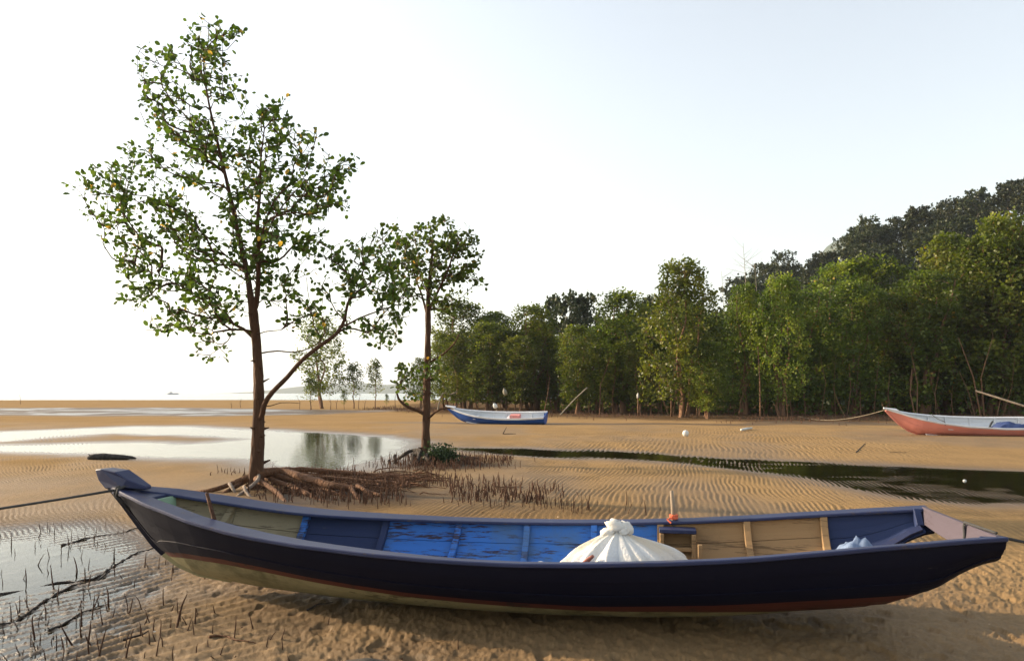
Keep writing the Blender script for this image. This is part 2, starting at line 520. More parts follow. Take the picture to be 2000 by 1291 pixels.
def ground(x, y, full=False):
    x = np.asarray(x, float); y = np.asarray(y, float)
    shp = x.shape
    x = x.ravel(); y = y.ravel()
    wx = x + (fbm(x * .9, y * .35, 1) - .5) * 1.1
    wy = y + (fbm(x * .5, y * .25, 2) - .5) * 1.6
    z = (fbm(x * .25, y * .12, 3) - .5) * .030
    sp = np.maximum(np.minimum(sdf(POOL, wx, wy), -sdf(BAR, wx, wy) + .0), -50)
    scr = sdf(CREEK, wx, wy)
    sw = sdf(WETZ, x + (wx - x) * .5, y + (wy - y) * .35)
    spu = sdf(PUDL, x + (wx - x) * .3, y + (wy - y) * .2)
    z = z * (1 - sstep(-2.0, .3, np.maximum(np.maximum(sp, scr), sw)))
    z = z - .041 * sstep(-2.4, 1.6, sp)
    z = z - .0455 * sstep(-1.9, 1.0, scr)
    z = z - .031 * sstep(-.7, .5, sw) - .026 * sstep(-.5, .35, spu)
    # shoals inside the creek
    z = z + .014 * sstep(-.2, .8, scr) * sstep(.50, .64, fbm(x * .30, y * 1.1, 8)) * sstep(2.5, 5, x)
    # ripples: crests bend from place to place
    warp = (fbm(x * .16, y * .22, 4) - .5) * 30 + (fbm(x * .5, y * .6, 5) - .5) * 9.0
    fine = (noise(x * 1.9, y * 1.3, 51) - .5) * 5.0 + (noise(x * 4.6, y * 2.9, 52) - .5) * 2.4
    ph1 = 2 * np.pi * ((x * .97 - y * .24) / .080) + warp + fine
    ph3 = 2 * np.pi * ((x * .96 - y * .28) / .135) + warp * .6 + fine * .7
    ph2 = 2 * np.pi * ((x * .78 - y * .62) / .125) + (fbm(x * .8, y * .8, 6) - .5) * 12 + fine * .9
    left = sstep(.8, -.3, (x + 1.6) / 1.0) * sstep(12.5, 9.0, y)
    s1 = np.sin(ph1 + .45 * np.sin(ph1)); s2 = np.sin(ph2 + .5 * np.sin(ph2)); s3 = np.sin(ph3 + .4 * np.sin(ph3))
    brk = .35 + .95 * sstep(.30, .62, noise(x * 3.1, y * 1.6, 53))
    bl = sstep(20, 14, y)
    s1 = s1 * bl + 1.2 * s3 * (1 - bl)
    amp_far = sstep(44, 20, y) * (.55 + .6 * fbm(x * .35, y * .2, 9)) * brk
    smooth_near = sstep(4.9, 6.6, y - np.clip(x * .15, -1, 1.0))
    a1 = .0050 * amp_far * (1 - left) * (.10 + .90 * smooth_near)
    a2 = .0112 * left * (.45 + .75 * fbm(x * .6, y * .5, 10)) * (.55 + .45 * sstep(-1.2, .2, sw)) * (.5 + .6 * brk)
    rip = a1 * s1 + a2 * s2
    tro = np.clip(.5 - .5 * s1, 0, 1) ** 1.5 * np.minimum(a1 / .0050, 1) + np.clip(.5 - .5 * s2, 0, 1) ** 1.4 * np.minimum(a2 / .0088, 1)
    nearm = sstep(8.5, 5.6, y)
    lump = ((fbm(x * 6, y * 5, 12, 2) - .5) * .014 + (fbm(x * 17, y * 14, 14, 2) - .5) * .020 + (fbm(x * 42, y * 36, 13, 2) - .5) * .016) * nearm
    lump = lump - .016 * nearm * sstep(.70, .80, noise(x * 7, y * 6, 54))
    zr = rip + lump * (1 - .5 * left)
    z = z + zr
    # raised beach under the forest and the fall to the sea
    fe = np.interp(x, FOREST_EDGE_X, FOREST_EDGE_Y)
    inf = sstep(-2.6, .2, y - fe + (fbm(x * .6, y * .3, 22) - .5) * 2.5) * sstep(-16, -9, x + (fbm(x * .2, y * .2, 15) - .5) * 6)
    z = z + .10 * inf * (.4 + fbm(x * .5, y * .5, 16))
    z = z - 1.6 * sstep(150, 195, y + (fbm(x * .02, y * .02, 17) - .5) * 14)
    if not full:
        return z.reshape(shp)
    nearw = np.maximum(np.maximum(sstep(-3.6, .3, sp), sstep(-1.9, .3, scr)), sstep(-.9, .3, sw))
    wet = sstep(.036, .004, z - WATER_Z) * np.maximum(nearw, .0)
    wet = np.maximum(wet, .55 * sstep(-1.0, .5, sw))
    damp = sstep(.42, .70, fbm(x * .33, y * .16, 23, 4)) * .42 * sstep(40, 25, y)
    damp = np.maximum(damp, (.30 + .40 * fbm(x * 1.3, y * .9, 24)) * sstep(7.5, 5.0, y) * sstep(3.0, -.5, x))
    damp = np.maximum(damp, .55 * sstep(-3.0, -5.5, x) * sstep(16, 11, y) * (.35 + .8 * fbm(x * .8, y * .5, 25)))
    wet = np.maximum(wet, damp)
    farch = sstep(-2.5, 1.5, sdf(FARCH, wx, wy))
    wet = np.maximum(wet, .95 * farch * (.5 + .5 * sstep(.35, .6, fbm(x * .3, y * .5, 18))))
    line = sstep(1.6, .4, np.abs(y - (36.5 + (fbm(x * .15, y * 0, 19) - .5) * 5 - x * .12))) * sstep(-9, -3, x)
    wet = np.maximum(wet, .55 * line)
    mud = np.maximum(.85 * inf, .75 * farch)
    mud = np.maximum(mud, .5 * line)
    mud = np.maximum(mud, .45 * sstep(-.6, .4, sw))
    # silt round the near trees' roots, the deep shade there put into its colour
    t1 = sstep(1.25, .45, np.hypot((x + 2.6) / 2.1, (y - 10.6) / 1.5)); t2 = sstep(1.2, .5, np.hypot((x + 1.3) / 1.3, (y - 15.4) / 1.0))
    t3 = .55 * sstep(1.2, .3, np.hypot((x - .1) / 2.3, (y - 9.3) / .9))
    mud = np.maximum(mud, (np.maximum(t3, np.maximum(t1, t2)) * (.55 + .5 * fbm(x * 2, y * 1.2, 20))).clip(0, 1))
    mud = np.maximum(mud, .35 * sstep(.45, .65, fbm(x * 1.7, y * 1.1, 21)) * sstep(7.5, 5.5, y) * sstep(1.5, -1.5, x))
    return z.reshape(shp), wet.reshape(shp), mud.reshape(shp), np.clip(tro, 0, 1).reshape(shp)

GRID = {}
def gz(x, y):
    """height of the built sand sheet at a point"""
    rows, k, Z = GRID['rows'], GRID['k'], GRID['Z']
    j = min(max(int(np.searchsorted(rows, y)) - 1, 0), len(rows) - 2)
    f = (y - rows[j]) / (rows[j + 1] - rows[j])
    out = []
    for q in (j, j + 1):
        t = x / max(rows[q], 3.4)
        i = min(max(int(np.searchsorted(k, t)) - 1, 0), len(k) - 2)
        g = (t - k[i]) / (k[i + 1] - k[i])
        out.append(Z[q, i] * (1 - g) + Z[q, i + 1] * g)
    return float(out[0] * (1 - f) + out[1] * f)

def build_ground():
    rows = [-30, -20, -12, -7, -4, -2, -.5, .5, 1.2, 1.8, 2.3, 2.7, 3.0]
    y = 3.1
    while y < 42: rows.append(y); y *= 1.0056
    while y < 300: rows.append(y); y *= 1.022
    rows = np.array(rows)
    fine = np.linspace(-.86, .86, 1300)
    co = .86 * 1.16 ** np.arange(1, 26)
    k = np.concatenate([-co[::-1], fine, co])
    s = np.maximum(rows, 3.4)
    X = k[None, :] * s[:, None]; Y = np.repeat(rows[:, None], len(k), 1)
    Z, W, D, T = ground(X, Y, True)
    GRID.update(rows=rows, k=k, Z=Z)
    V = np.stack([X, Y, Z], -1).reshape(-1, 3)
    nr, nc = X.shape
    i = (np.arange(nr - 1)[:, None] * nc + np.arange(nc - 1)[None, :]).ravel()
    Q = np.stack([i, i + 1, i + nc + 1, i + nc], 1)
    me = mesh_quads('sand_flat', V, Q, True, {'wet': W.ravel(), 'mud': D.ravel(), 'trough': T.ravel()})
    tag(link('sand_flat', me, M['sand']), kind='structure')
build_ground()

def sheet(name, x0, x1, y0, y1, z, mat):
    V = [(x0, y0, z), (x1, y0, z), (x1, y1, z), (x0, y1, z)]
    me = bpy.data.meshes.new(name); me.from_pydata(V, [], [(0, 1, 2, 3)])
    return tag(link(name, me, mat), kind='structure')
sheet('tide_pool_water', -70, -1.45, 12.5, 40, WATER_Z, M['pool'])
sheet('creek_water', -1.44, 60, 8.8, 24, WATER_Z, M['pool'])
sheet('puddle_water', -9, -1.6, 2.4, 9.2, WATER_Z, M['pool'])
sheet('sea', -14000, 14000, 140, 14000, -.55, M['sea'])

# ------------------------------------------------------------------ far land
def ridge(name, xs, Y, tops, depth, mat, label=None):
    n = len(xs); V = []; F = []
    for j, (k, dy) in enumerate(((0.0, -depth), (.75, -depth * .5), (1.0, 0), (.6, depth * .6), (0, depth))):
        for i in range(n):
            V.append((xs[i], Y + dy, -1 + (tops[i] + 1) * k))
    for j in range(4):
        for i in range(n - 1):
            F.append((j * n + i, j * n + i + 1, (j + 1) * n + i + 1, (j + 1) * n + i))
    me = bpy.data.meshes.new(name); me.from_pydata(V, [], F)
    me.polygons.foreach_set('use_smooth', np.ones(len(F), bool))
    return tag(link(name, me, mat), kind='structure')
hx = np.linspace(-980, 1500, 120)
ht = 30 * sstep(-960, -640, hx) + 14 * (fbm(hx * .012, hx * 0, 30) - .35) * sstep(-980, -700, hx) + 5 * (noise(hx * .08, hx * 0, 31) - .5)
ridge('headland', hx, 2500, np.maximum(ht, 0), 250, M['hill'])
mx_ = np.linspace(180, 1200, 80)
mt = 330 * np.exp(-((mx_ - 700) / 150) ** 2) + 30 * (fbm(mx_ * .02, mx_ * 0, 33) - .5)
ridge('far_mountain', mx_, 1500, np.maximum(mt, 0), 400, M['hill'])

RX = np.array([1380, 1430, 1490, 1540, 1580, 1640, 1690, 1760, 1850, 1900, 1950, 2000, 2100, 2400]); 
RYp = np.array([640, 585, 545, 515, 500, 510, 465, 440, 425, 400, 375, 368, 350, 330])
HILL_Y = 130.0
RXw = (RX - 1000) / FPX * HILL_Y; RZw = EYE - (RYp - HZN) / FPX * HILL_Y - 6.6
def hill_z(x, y):
    r = np.interp(x, RXw, RZw, left=0) * sstep(28, 40, x)
    up = sstep(62, HILL_Y, y)
    dn = 1 - .6 * sstep(HILL_Y, 240, y)
    return r * up * dn + (fbm(x * .07, y * .07, 40) - .5) * 3 * up - .6 * (1 - up) - .3
def build_hill():
    xs = np.linspace(20, 190, 70); ys = np.linspace(64, 240, 60)
    X, Y = np.meshgrid(xs, ys)
    Z = hill_z(X, Y)
    V = np.stack([X, Y, Z], -1).reshape(-1, 3); nc = len(xs)
    i = (np.arange(len(ys) - 1)[:, None] * nc + np.arange(nc - 1)[None, :]).ravel()
    me = mesh_quads('hillside', V, np.stack([i, i + 1, i + nc + 1, i + nc], 1), True)
    tag(link('hillside', me, M['hill']), kind='structure')
build_hill()

# ------------------------------------------------------------------ boats
class Hull:
    def __init__(self, keys, b1, b2):
        K = np.array(keys, float)            # u, half width, sheer height, keel height
        self.K = K; self.b1 = b1; self.b2 = b2
    def at(self, u):
        K = self.K
        return (np.interp(u, K[:, 0], K[:, 1]), np.interp(u, K[:, 0], K[:, 2]), np.interp(u, K[:, 0], K[:, 3]))
    def pt(self, u, t, side, off=0.0):
        w, h, zk = self.at(u)
        w = max(w - .025, .012)
        b1 = np.interp(u, *self.b1); b2 = np.interp(u, *self.b2)
        P = np.array([(w, h - .02), (w * b1, zk + (h - zk) * .52), (w * b2, zk + .01 * (1 - b2)), (0, zk)])
        q = ((1 - t) ** 3) * P[0] + 3 * (1 - t) ** 2 * t * P[1] + 3 * (1 - t) * t * t * P[2] + t ** 3 * P[3]
        d = 3 * (1 - t) ** 2 * (P[1] - P[0]) + 6 * (1 - t) * t * (P[2] - P[1]) + 3 * t * t * (P[3] - P[2])
        n = np.array([-d[1], d[0]]); n /= (np.linalg.norm(n) + 1e-9)
        q = q + n * off
        return np.array((u, side * max(q[0], 0.0), q[1]))
    def t_at(self, u, z):
        ts = np.linspace(0, 1, 60)
        zs = np.array([self.pt(u, t, 1)[2] for t in ts])
        return float(np.interp(-z, -zs, ts))

def patch(mb, f, us, ts, th):
    """thin solid patch of a hull skin: f(u, t, off)"""
    nu, nt_ = len(us), len(ts)
    V = []
    for off in (0.0, -th):
        for i, u in enumerate(us):
            for j in range(nt_):
                V.append(f(u, ts[j] if np.isscalar(ts[j]) else ts[j][i], off))
    F = []
    n = nu * nt_
    for i in range(nu - 1):
        for j in range(nt_ - 1):
            a, b, c, d = i * nt_ + j, i * nt_ + j + 1, (i + 1) * nt_ + j + 1, (i + 1) * nt_ + j
            F.append((a, b, c, d)); F.append((n + d, n + c, n + b, n + a))
    for i in range(nu - 1):
        for j in (0, nt_ - 1):
            a, d = i * nt_ + j, (i + 1) * nt_ + j
            F.append((a, d, n + d, n + a))
    for i in (0, nu - 1):
        for j in range(nt_ - 1):
            a, b = i * nt_ + j, i * nt_ + j + 1
            F.append((a, b, n + b, n + a))
    mb.add(V, F)

def strake(hull, name, us, t0, t1, side, mat, parent, th=.018, lap=.004, base=0.0, nt_=5, smooth=True):
    mb = MB()
    ts = []
    for j in range(nt_):
        k = j / (nt_ - 1)
        ts.append([(1 - k) * (t0 if np.isscalar(t0) else t0[i]) + k * (t1 if np.isscalar(t1) else t1[i]) for i in range(len(us))])
    def f(u, t, off):
        return hull.pt(u, t, side, off + base)
    patch(mb, f, us, ts, th)
    # lower edge stands proud of the strake below it
    o = mb.build(name, mat, parent)
    return o

def rail(hull, us, side, width, th, mat, parent, drop=.012):
    mb = MB(); V = []
    for u in us:
        w, h, zk = hull.at(u)
        rw = min(np.interp(u, *width), w * .96)
        wob = .004 * math.sin(u * 5 + side) + .003 * math.sin(u * 13)
        o = w + wob; i = w - rw + wob * .5
        V += [(u, side * o, h), (u, side * i, h - drop), (u, side * i, h - drop - th), (u, side * o, h - th * 1.15)]
    F = []
    n = len(us)
    for k in range(n - 1):
        for j in range(4):
            F.append((k * 4 + j, k * 4 + (j + 1) % 4, (k + 1) * 4 + (j + 1) % 4, (k + 1) * 4 + j))
    F += [(0, 1, 2, 3), tuple((n - 1) * 4 + j for j in (3, 2, 1, 0))]
    mb.add(V, F)
    return mb.build('gunwale', mat, parent, bevel=.006)

def rib(hull, u, side, t0, t1, mat, parent, w=.045, d=.04, lean=0.0, base=-.034):
    ts = np.linspace(t0, t1, 7)
    mb = MB(); V = []
    for t in ts:
        for du, off in ((-w / 2, base), (w / 2, base), (w / 2, base - d), (-w / 2, base - d)):
            V.append(hull.pt(u + du + lean * (t - t0), t, side, off))
    F = []
    for k in range(6):
        for j in range(4):
            F.append((k * 4 + j, k * 4 + (j + 1) % 4, (k + 1) * 4 + (j + 1) % 4, (k + 1) * 4 + j))
    F += [(0, 1, 2, 3), (27, 26, 25, 24)]
    mb.add(V, F)
    return mb.build('rib', mat, parent, bevel=.004)

def near_boat():
    keys = [(-3.27, .03, .80, .785), (-3.20, .065, .795, .72), (-3.134, .11, .788, .65), (-3.006, .20, .768, .50), (-2.866, .27, .747, .345), (-2.772, .315, .728, .27),
            (-2.66, .36, .705, .19), (-2.5, .415, .676, .125), (-2.25, .487, .628, .085), (-1.95, .553, .583, .055), (-1.65, .612, .550, .038),
            (-1.35, .658, .528, .026), (-1.05, .694, .513, .016), (-.75, .726, .502, .008), (-.45, .758, .494, .002), (-.15, .783, .490, -.002),
            (.15, .790, .492, -.004), (.45, .782, .500, -.002), (.75, .772, .512, .004), (1.05, .760, .527, .014), (1.35, .744, .547, .035),
            (1.65, .718, .574, .068), (1.95, .692, .606, .112), (2.25, .664, .638, .145), (2.49, .642, .662, .19), (2.67, .625, .681, .283),
            (2.83, .609, .697, .415), (2.93, .60, .707, .470), (2.99, .595, .712, .488)]
    b1 = ([-3.3, -2.8, -2.2, -1, 1.5, 2.5, 3], [.55, .62, .80, .95, .97, .97, .97])
    b2 = ([-3.3, -2.8, -2.2, -1.2, 1.2, 2.3, 3], [.10, .14, .36, .60, .64, .84, .92])
    H = Hull(keys, b1, b2)
    root = empty('wooden_boat', (0, 5.2, .012), -R(9.7))
    tag(root, 'long dark navy wooden boat with blue interior, beached in front of the leafy tree', 'boat')
    us = np.concatenate([np.linspace(-3.27, -2.5, 14), np.linspace(-2.4, 2.42, 42), ])
    ua = np.concatenate([us, np.linspace(2.49, 2.99, 9)])
    zr = ([-3.0, -2.77, -2.5, -2.1, -1.7, -1.4, -.6, .6, 1.4, 2.1, 2.6, 3.0], [.30, .30, .335, .345, .320, .29, .225, .195, .24, .30, .345, .36])
    zc = ([-3.0, -2.77, -2.5, -2.1, -1.7, -1.4, -.6, .6, 1.4, 2.1, 2.6, 3.0], [.24, .25, .285, .295, .272, .245, .178, .142, .165, .17, .17, .17])
    def clampt(us_, zt, lo, hi):
        return [min(max(H.t_at(u, np.interp(u, *zt)), lo), hi) for u in us_]
    for s in (-1, 1):
        tr = clampt(ua, zr, .10, .97); tcv = clampt(us, zc, .12, .985)
        # aft of u = 2.45 the boat has sides but no bottom
        lim = [H.t_at(u, H.at(u)[2] + .012) if u > 2.45 else 1.0 for u in ua]
        lim = [min(l, .58) if u > 2.45 else l for l, u in zip(lim, ua)]
        tr2 = [min(a, b) for a, b in zip(tr, lim)]
        strake(H, 'hull_plank', ua, 0.0, [x * .36 for x in tr2], s, M['navy'], root, base=.007)
        strake(H, 'hull_plank', ua, [x * .363 for x in tr2], [x * .70 for x in tr2], s, M['navy'], root, base=.0)
        strake(H, 'hull_plank', ua, [x * .703 for x in tr2], tr2, s, M['navy'], root, base=.007)
        ub = [u for u in ua if u <= 2.70]
        trb = clampt(ub, zr, .10, .97); tcb = [max(c, a + .004) for c, a in zip(clampt(ub, zc, .12, .985), trb)]
        limb = [min(H.t_at(u, H.at(u)[2] + .012), .60) if u > 2.45 else 1.0 for u in ub]
        tcb = [max(min(c, l), a + .002) for c, l, a in zip(tcb, limb, trb)]
        trb = [min(a, c - .001) for a, c in zip(trb, tcb)]
        o = strake(H, 'waterline_plank', ub, trb, tcb, s, M['red'], root, base=.001)
        o['label'] = 'faded red waterline band'
        uc = [u for u in us if u <= 2.46]
        tcc = [min(c + .002, .99) for c in [max(c, a + .004) for c, a in zip(clampt(uc, zc, .12, .985), clampt(uc, zr, .10, .97))]]
        o = strake(H, 'bottom_plank', uc, tcc, 1.0, s, M['bottom'], root, base=0, nt_=8)
        o['label'] = 'cream bottom paint stained green'
        rail(H, ua, s, ([-3.3, -2.6, -1.8, -1.1, -.3, .4, 3.0], [.14, .22, .225, .17, .125, .105, .10]), .024, M['rail'], root)
        # inner planks, bay by bay
        bays = [-2.98, -2.387, -1.812, -1.161, -.554, .007, .555, 1.078, 1.727, 2.274, 2.93]
        mats = ['cream_in', 'cream_in', 'navy_in', 'blue_in', 'blue_in', 'blue_in', 'blue_in', 'tan_in', 'tan_in', 'navy_in']
        for a, b, mt_ in zip(bays[:-1], bays[1:], mats):
            uu = np.linspace(a + .003, b - .003, 7)
            te = .54 if mt_ == 'navy_in' and a > 2 else .80
            if te < .6:
                tl = [min(.60, H.t_at(u, H.at(u)[2] + .03)) if u > 2.42 else .60 for u in uu]
                strake(H, 'inner_plank', uu, .02, [x * .49 for x in tl], s, M[mt_], root, th=.012, base=-.02, nt_=4)
                strake(H, 'inner_plank', uu, [x * .50 for x in tl], tl, s, M[mt_], root, th=.012, base=-.02, nt_=4)
            else:
                strake(H, 'inner_plank', uu, .02, .265 + .01 * math.sin(a * 9), s, M[mt_], root, th=.012, base=-.02, nt_=4)
                strake(H, 'inner_plank', uu, .271 + .01 * math.sin(a * 9), .50, s, M[mt_], root, th=.012, base=-.02, nt_=4)
                strake(H, 'inner_plank', uu, .506, te, s, M[mt_], root, th=.012, base=-.02, nt_=4)
        for u, mt_, ln in ((-2.387, 'cream_in', -.22), (-1.812, 'blue_in', -.05), (-1.161, 'navy_in', -.05), (-.554, 'blue_in', -.06), (.007, 'blue_in', 0), (.555, 'blue_in', 0),
                           (1.078, 'tan_in', 0), (1.727, 'tan_in', .03), (2.274, 'tan_in', .02)):
            rib(H, u, s, .03, .78, M[mt_], root, lean=ln, w=.05)
        # stern post and the framing strip along the open lower edge of the side
        mb = MB()
        for t in (0,):
            a = H.pt(2.90, .03, s, -.05); b = H.pt(2.90, .50, s, -.05)
            mb.bar(a, b, .05, .05, up=(1, 0, 0))
        mb.build('stern_post', M['navy_in'], root, bevel=.004)
        path = [H.pt(u, min(.56, H.t_at(u, H.at(u)[2] + .05)), s, -.055) for u in np.linspace(2.42, 2.90, 7)]
        mb = MB(); mb.tube(path, .028, 4); mb.build('stern_brace', M['rail'], root)
    # stem
    for st, mt_ in (([(-3.30, .80), (-3.27, .775), (-3.15, .645), (-3.02, .49), (-2.885, .335), (-2.795, .262)], 'navy'),
                    ([(-2.793, .260), (-2.66, .178), (-2.48, .112), (-2.2, .075)], 'bottom')):
        mb = MB(); V = []
        for (u, z) in st:
            V += [(u - .016, -.012, z - .010), (u - .016, .012, z - .010), (u + .05, .032, z + .035), (u + .05, -.032, z + .035)]
        F = []
        for k in range(len(st) - 1):
            for j in range(4): F.append((k * 4 + j, k * 4 + (j + 1) % 4, (k + 1) * 4 + (j + 1) % 4, (k + 1) * 4 + j))
        F += [(0, 1, 2, 3), tuple((len(st) - 1) * 4 + j for j in (3, 2, 1, 0))]
        mb.add(V, F).build('stem', M[mt_], root, bevel=.004)
    # bow head: block standing on the joined rails
    out = [(-3.375, .925), (-3.30, .932), (-3.16, .915), (-3.06, .858), (-2.93, .80), (-2.93, .772), (-3.10, .79), (-3.27, .775), (-3.345, .835)]
    mb = MB(); V = []; n = len(out)
    hw = [.045, .075, .085, .075, .04, .04, .085, .06, .04]
    for s in (-1, 1):
        for (u, z), k in zip(out, hw): V.append((u, s * k, z))
    F = [tuple(range(n)), tuple(range(2 * n - 1, n - 1, -1))]
    for i in range(n): F.append((i, (i + 1) % n, n + (i + 1) % n, n + i))
    mb.add(V, F).build('bow_head', M['rail'], root, bevel=.008)
    mb = MB()
    mb.add([(-3.22, -.05, .770), (-3.22, .05, .770), (-2.84, .20, .722), (-2.84, -.20, .722), (-3.22, -.05, .735), (-3.22, .05, .735), (-2.84, .20, .69), (-2.84, -.20, .69)],
           [(0, 1, 2, 3), (7, 6, 5, 4), (0, 4, 5, 1), (1, 5, 6, 2), (2, 6, 7, 3), (3, 7, 4, 0)]).build('breasthook', M['rail'], root, bevel=.005)
    mb = MB(); mb.bar((-2.80, -.15, .65), (-2.80, .15, .65), .02, .11); mb.build('bow_bulkhead', M['green_in'], root)
    # keel
    mb = MB()
    mb.tube([(u, 0, H.at(u)[2] - .004) for u in np.linspace(-.9, 1.9, 24)], .008, 4); mb.build('keel', M['bottom'], root)
    # floorboards
    for k in range(5):
        v0, v1 = -.40 + k * .16, -.40 + k * .16 + .152
        mb = MB(); V = []
        uu = np.linspace(-1.55, 2.25, 22)
        for u in uu:
            z = H.at(u)[2] + .085 + .02 * (abs(v0 + .08) / .4)
            sc = min(1.0, (H.pt(u, H.t_at(u, z - .02), 1)[1] - .04) / .40)
            V += [(u, v0 * sc, z), (u, v1 * sc, z), (u, v1 * sc, z - .018), (u, v0 * sc, z - .018)]
        F = []
        for i in range(len(uu) - 1):
            for j in range(4): F.append((i * 4 + j, i * 4 + (j + 1) % 4, (i + 1) * 4 + (j + 1) % 4, (i + 1) * 4 + j))
        F += [(0, 1, 2, 3), tuple((len(uu) - 1) * 4 + j for j in (3, 2, 1, 0))]
        mb.add(V, F).build('floorboard', M['sole'], root)
    # transom board across the stern, open below it
    mb = MB(); V = []
    nn = 13
    for i in range(nn):
        q = -1 + 2 * i / (nn - 1)
        zb = .600 - .04 * math.cos(q * math.pi / 2)
        wt = H.pt(2.95, .05, 1, -.022)[1]; wbt = H.pt(2.95, H.t_at(2.95, .585), 1, -.03)[1]
        for du in (0, .03):
            V += [(2.945 + du, q * wt, .706), (2.925 + du, q * wbt, zb)]
    F = []
    for i in range(nn - 1):
        a = i * 4; b = a + 4
        F += [(a, b, b + 1, a + 1), (a + 2, a + 3, b + 3, b + 2), (a, a + 2, b + 2, b), (a + 1, b + 1, b + 3, a + 3)]
    F += [(0, 1, 3, 2), ((nn - 1) * 4, (nn - 1) * 4 + 2, (nn - 1) * 4 + 3, (nn - 1) * 4 + 1)]
    o = mb.add(V, F).build('transom', M['mauve'], root, bevel=.003)
    o['label'] = 'faded mauve transom board, open below'
    # shelf box against the far side
    mb = MB()
    a0 = H.pt(1.10, .06, 1, -.05); a1 = H.pt(1.33, .06, 1, -.05)
    yb = (a0[1] + a1[1]) / 2
    mb.box((1.205, yb - .07, a0[2] - .012), (.28, .14, .03))
    mb.build('locker_top', M['rail'], root, bevel=.004)
    mb = MB(); mb.box((1.205, yb - .08, a0[2] - .15), (.26, .12, .03)); mb.build('locker_shelf', M['tan_in'], root, bevel=.004)
    for u in (1.085, 1.325):
        mb = MB(); mb.box((u, yb - .085, a0[2] - .175), (.03, .13, .29)); mb.build('locker_side', M['tan_in'], root, bevel=.004)
    # loose upright sticks wedged on the near side
    mb = MB(); mb.tube([(-2.15, -.20, .30), (-2.17, -.26, .52), (-2.23, -.30, .80)], [.017, .017, .012], 6); mb.build('upright_stick', M['stick'], root, smooth=True)
    mb = MB(); mb.bar((1.34, .10, .10), (1.335, .12, .46), .03, .03, up=(1, 0, 0)); mb.build('upright_stick', M['tan_in'], root, bevel=.003)
    # thole pin on the far rail with its cord
    w, h, zk = H.at(1.175)
    mb = MB(); mb.tube([(1.185, w - .05, h - .06), (1.178, w - .05, h + .10), (1.165, w - .05, h + .225)], [.021, .019, .014], 7); pin = mb.build('thole_pin', M['grey_wood'], root, smooth=True)
    mb = MB()
    for k in range(3):
        mb.tube([(1.183 + .028 * math.cos(a), w - .05 + .028 * math.sin(a), h + .008 + k * .012) for a in np.linspace(0, 2 * math.pi, 11)], .008, 5)
    mb.tube([(1.17, w - .08, h + .02), (1.13, w - .10, h + .004), (1.16, w - .12, h - .02)], .007, 5)
    mb.build('cord', M['orange_cord'], pin)
    # rope wound round the bow
    mb = MB()
    for k in range(2):
        u0 = -3.13 + .035 * k
        w, h, zk = H.at(u0)
        mb.tube([(u0, -w - .012, h - .05), (u0 + .01, -w - .006, h + .008), (u0 + .03, 0, h + .016 + .02), (u0 + .05, w, h + .01), (u0 + .05, w + .012, h - .05), (u0 + .02, 0, zk - .03), (u0, -w - .012, h - .05)], .011, 6)
    mb.build('rope_lashing', M['rope'], root, smooth=True)
    return root, H

BOAT, BH = near_boat()
BM = Matrix.Translation((0, 5.2, .012)) @ Matrix.Rotation(-R(9.7), 4, 'Z')
def bw(u, v, z):
    return tuple(BM @ Vector((u, v, z)))

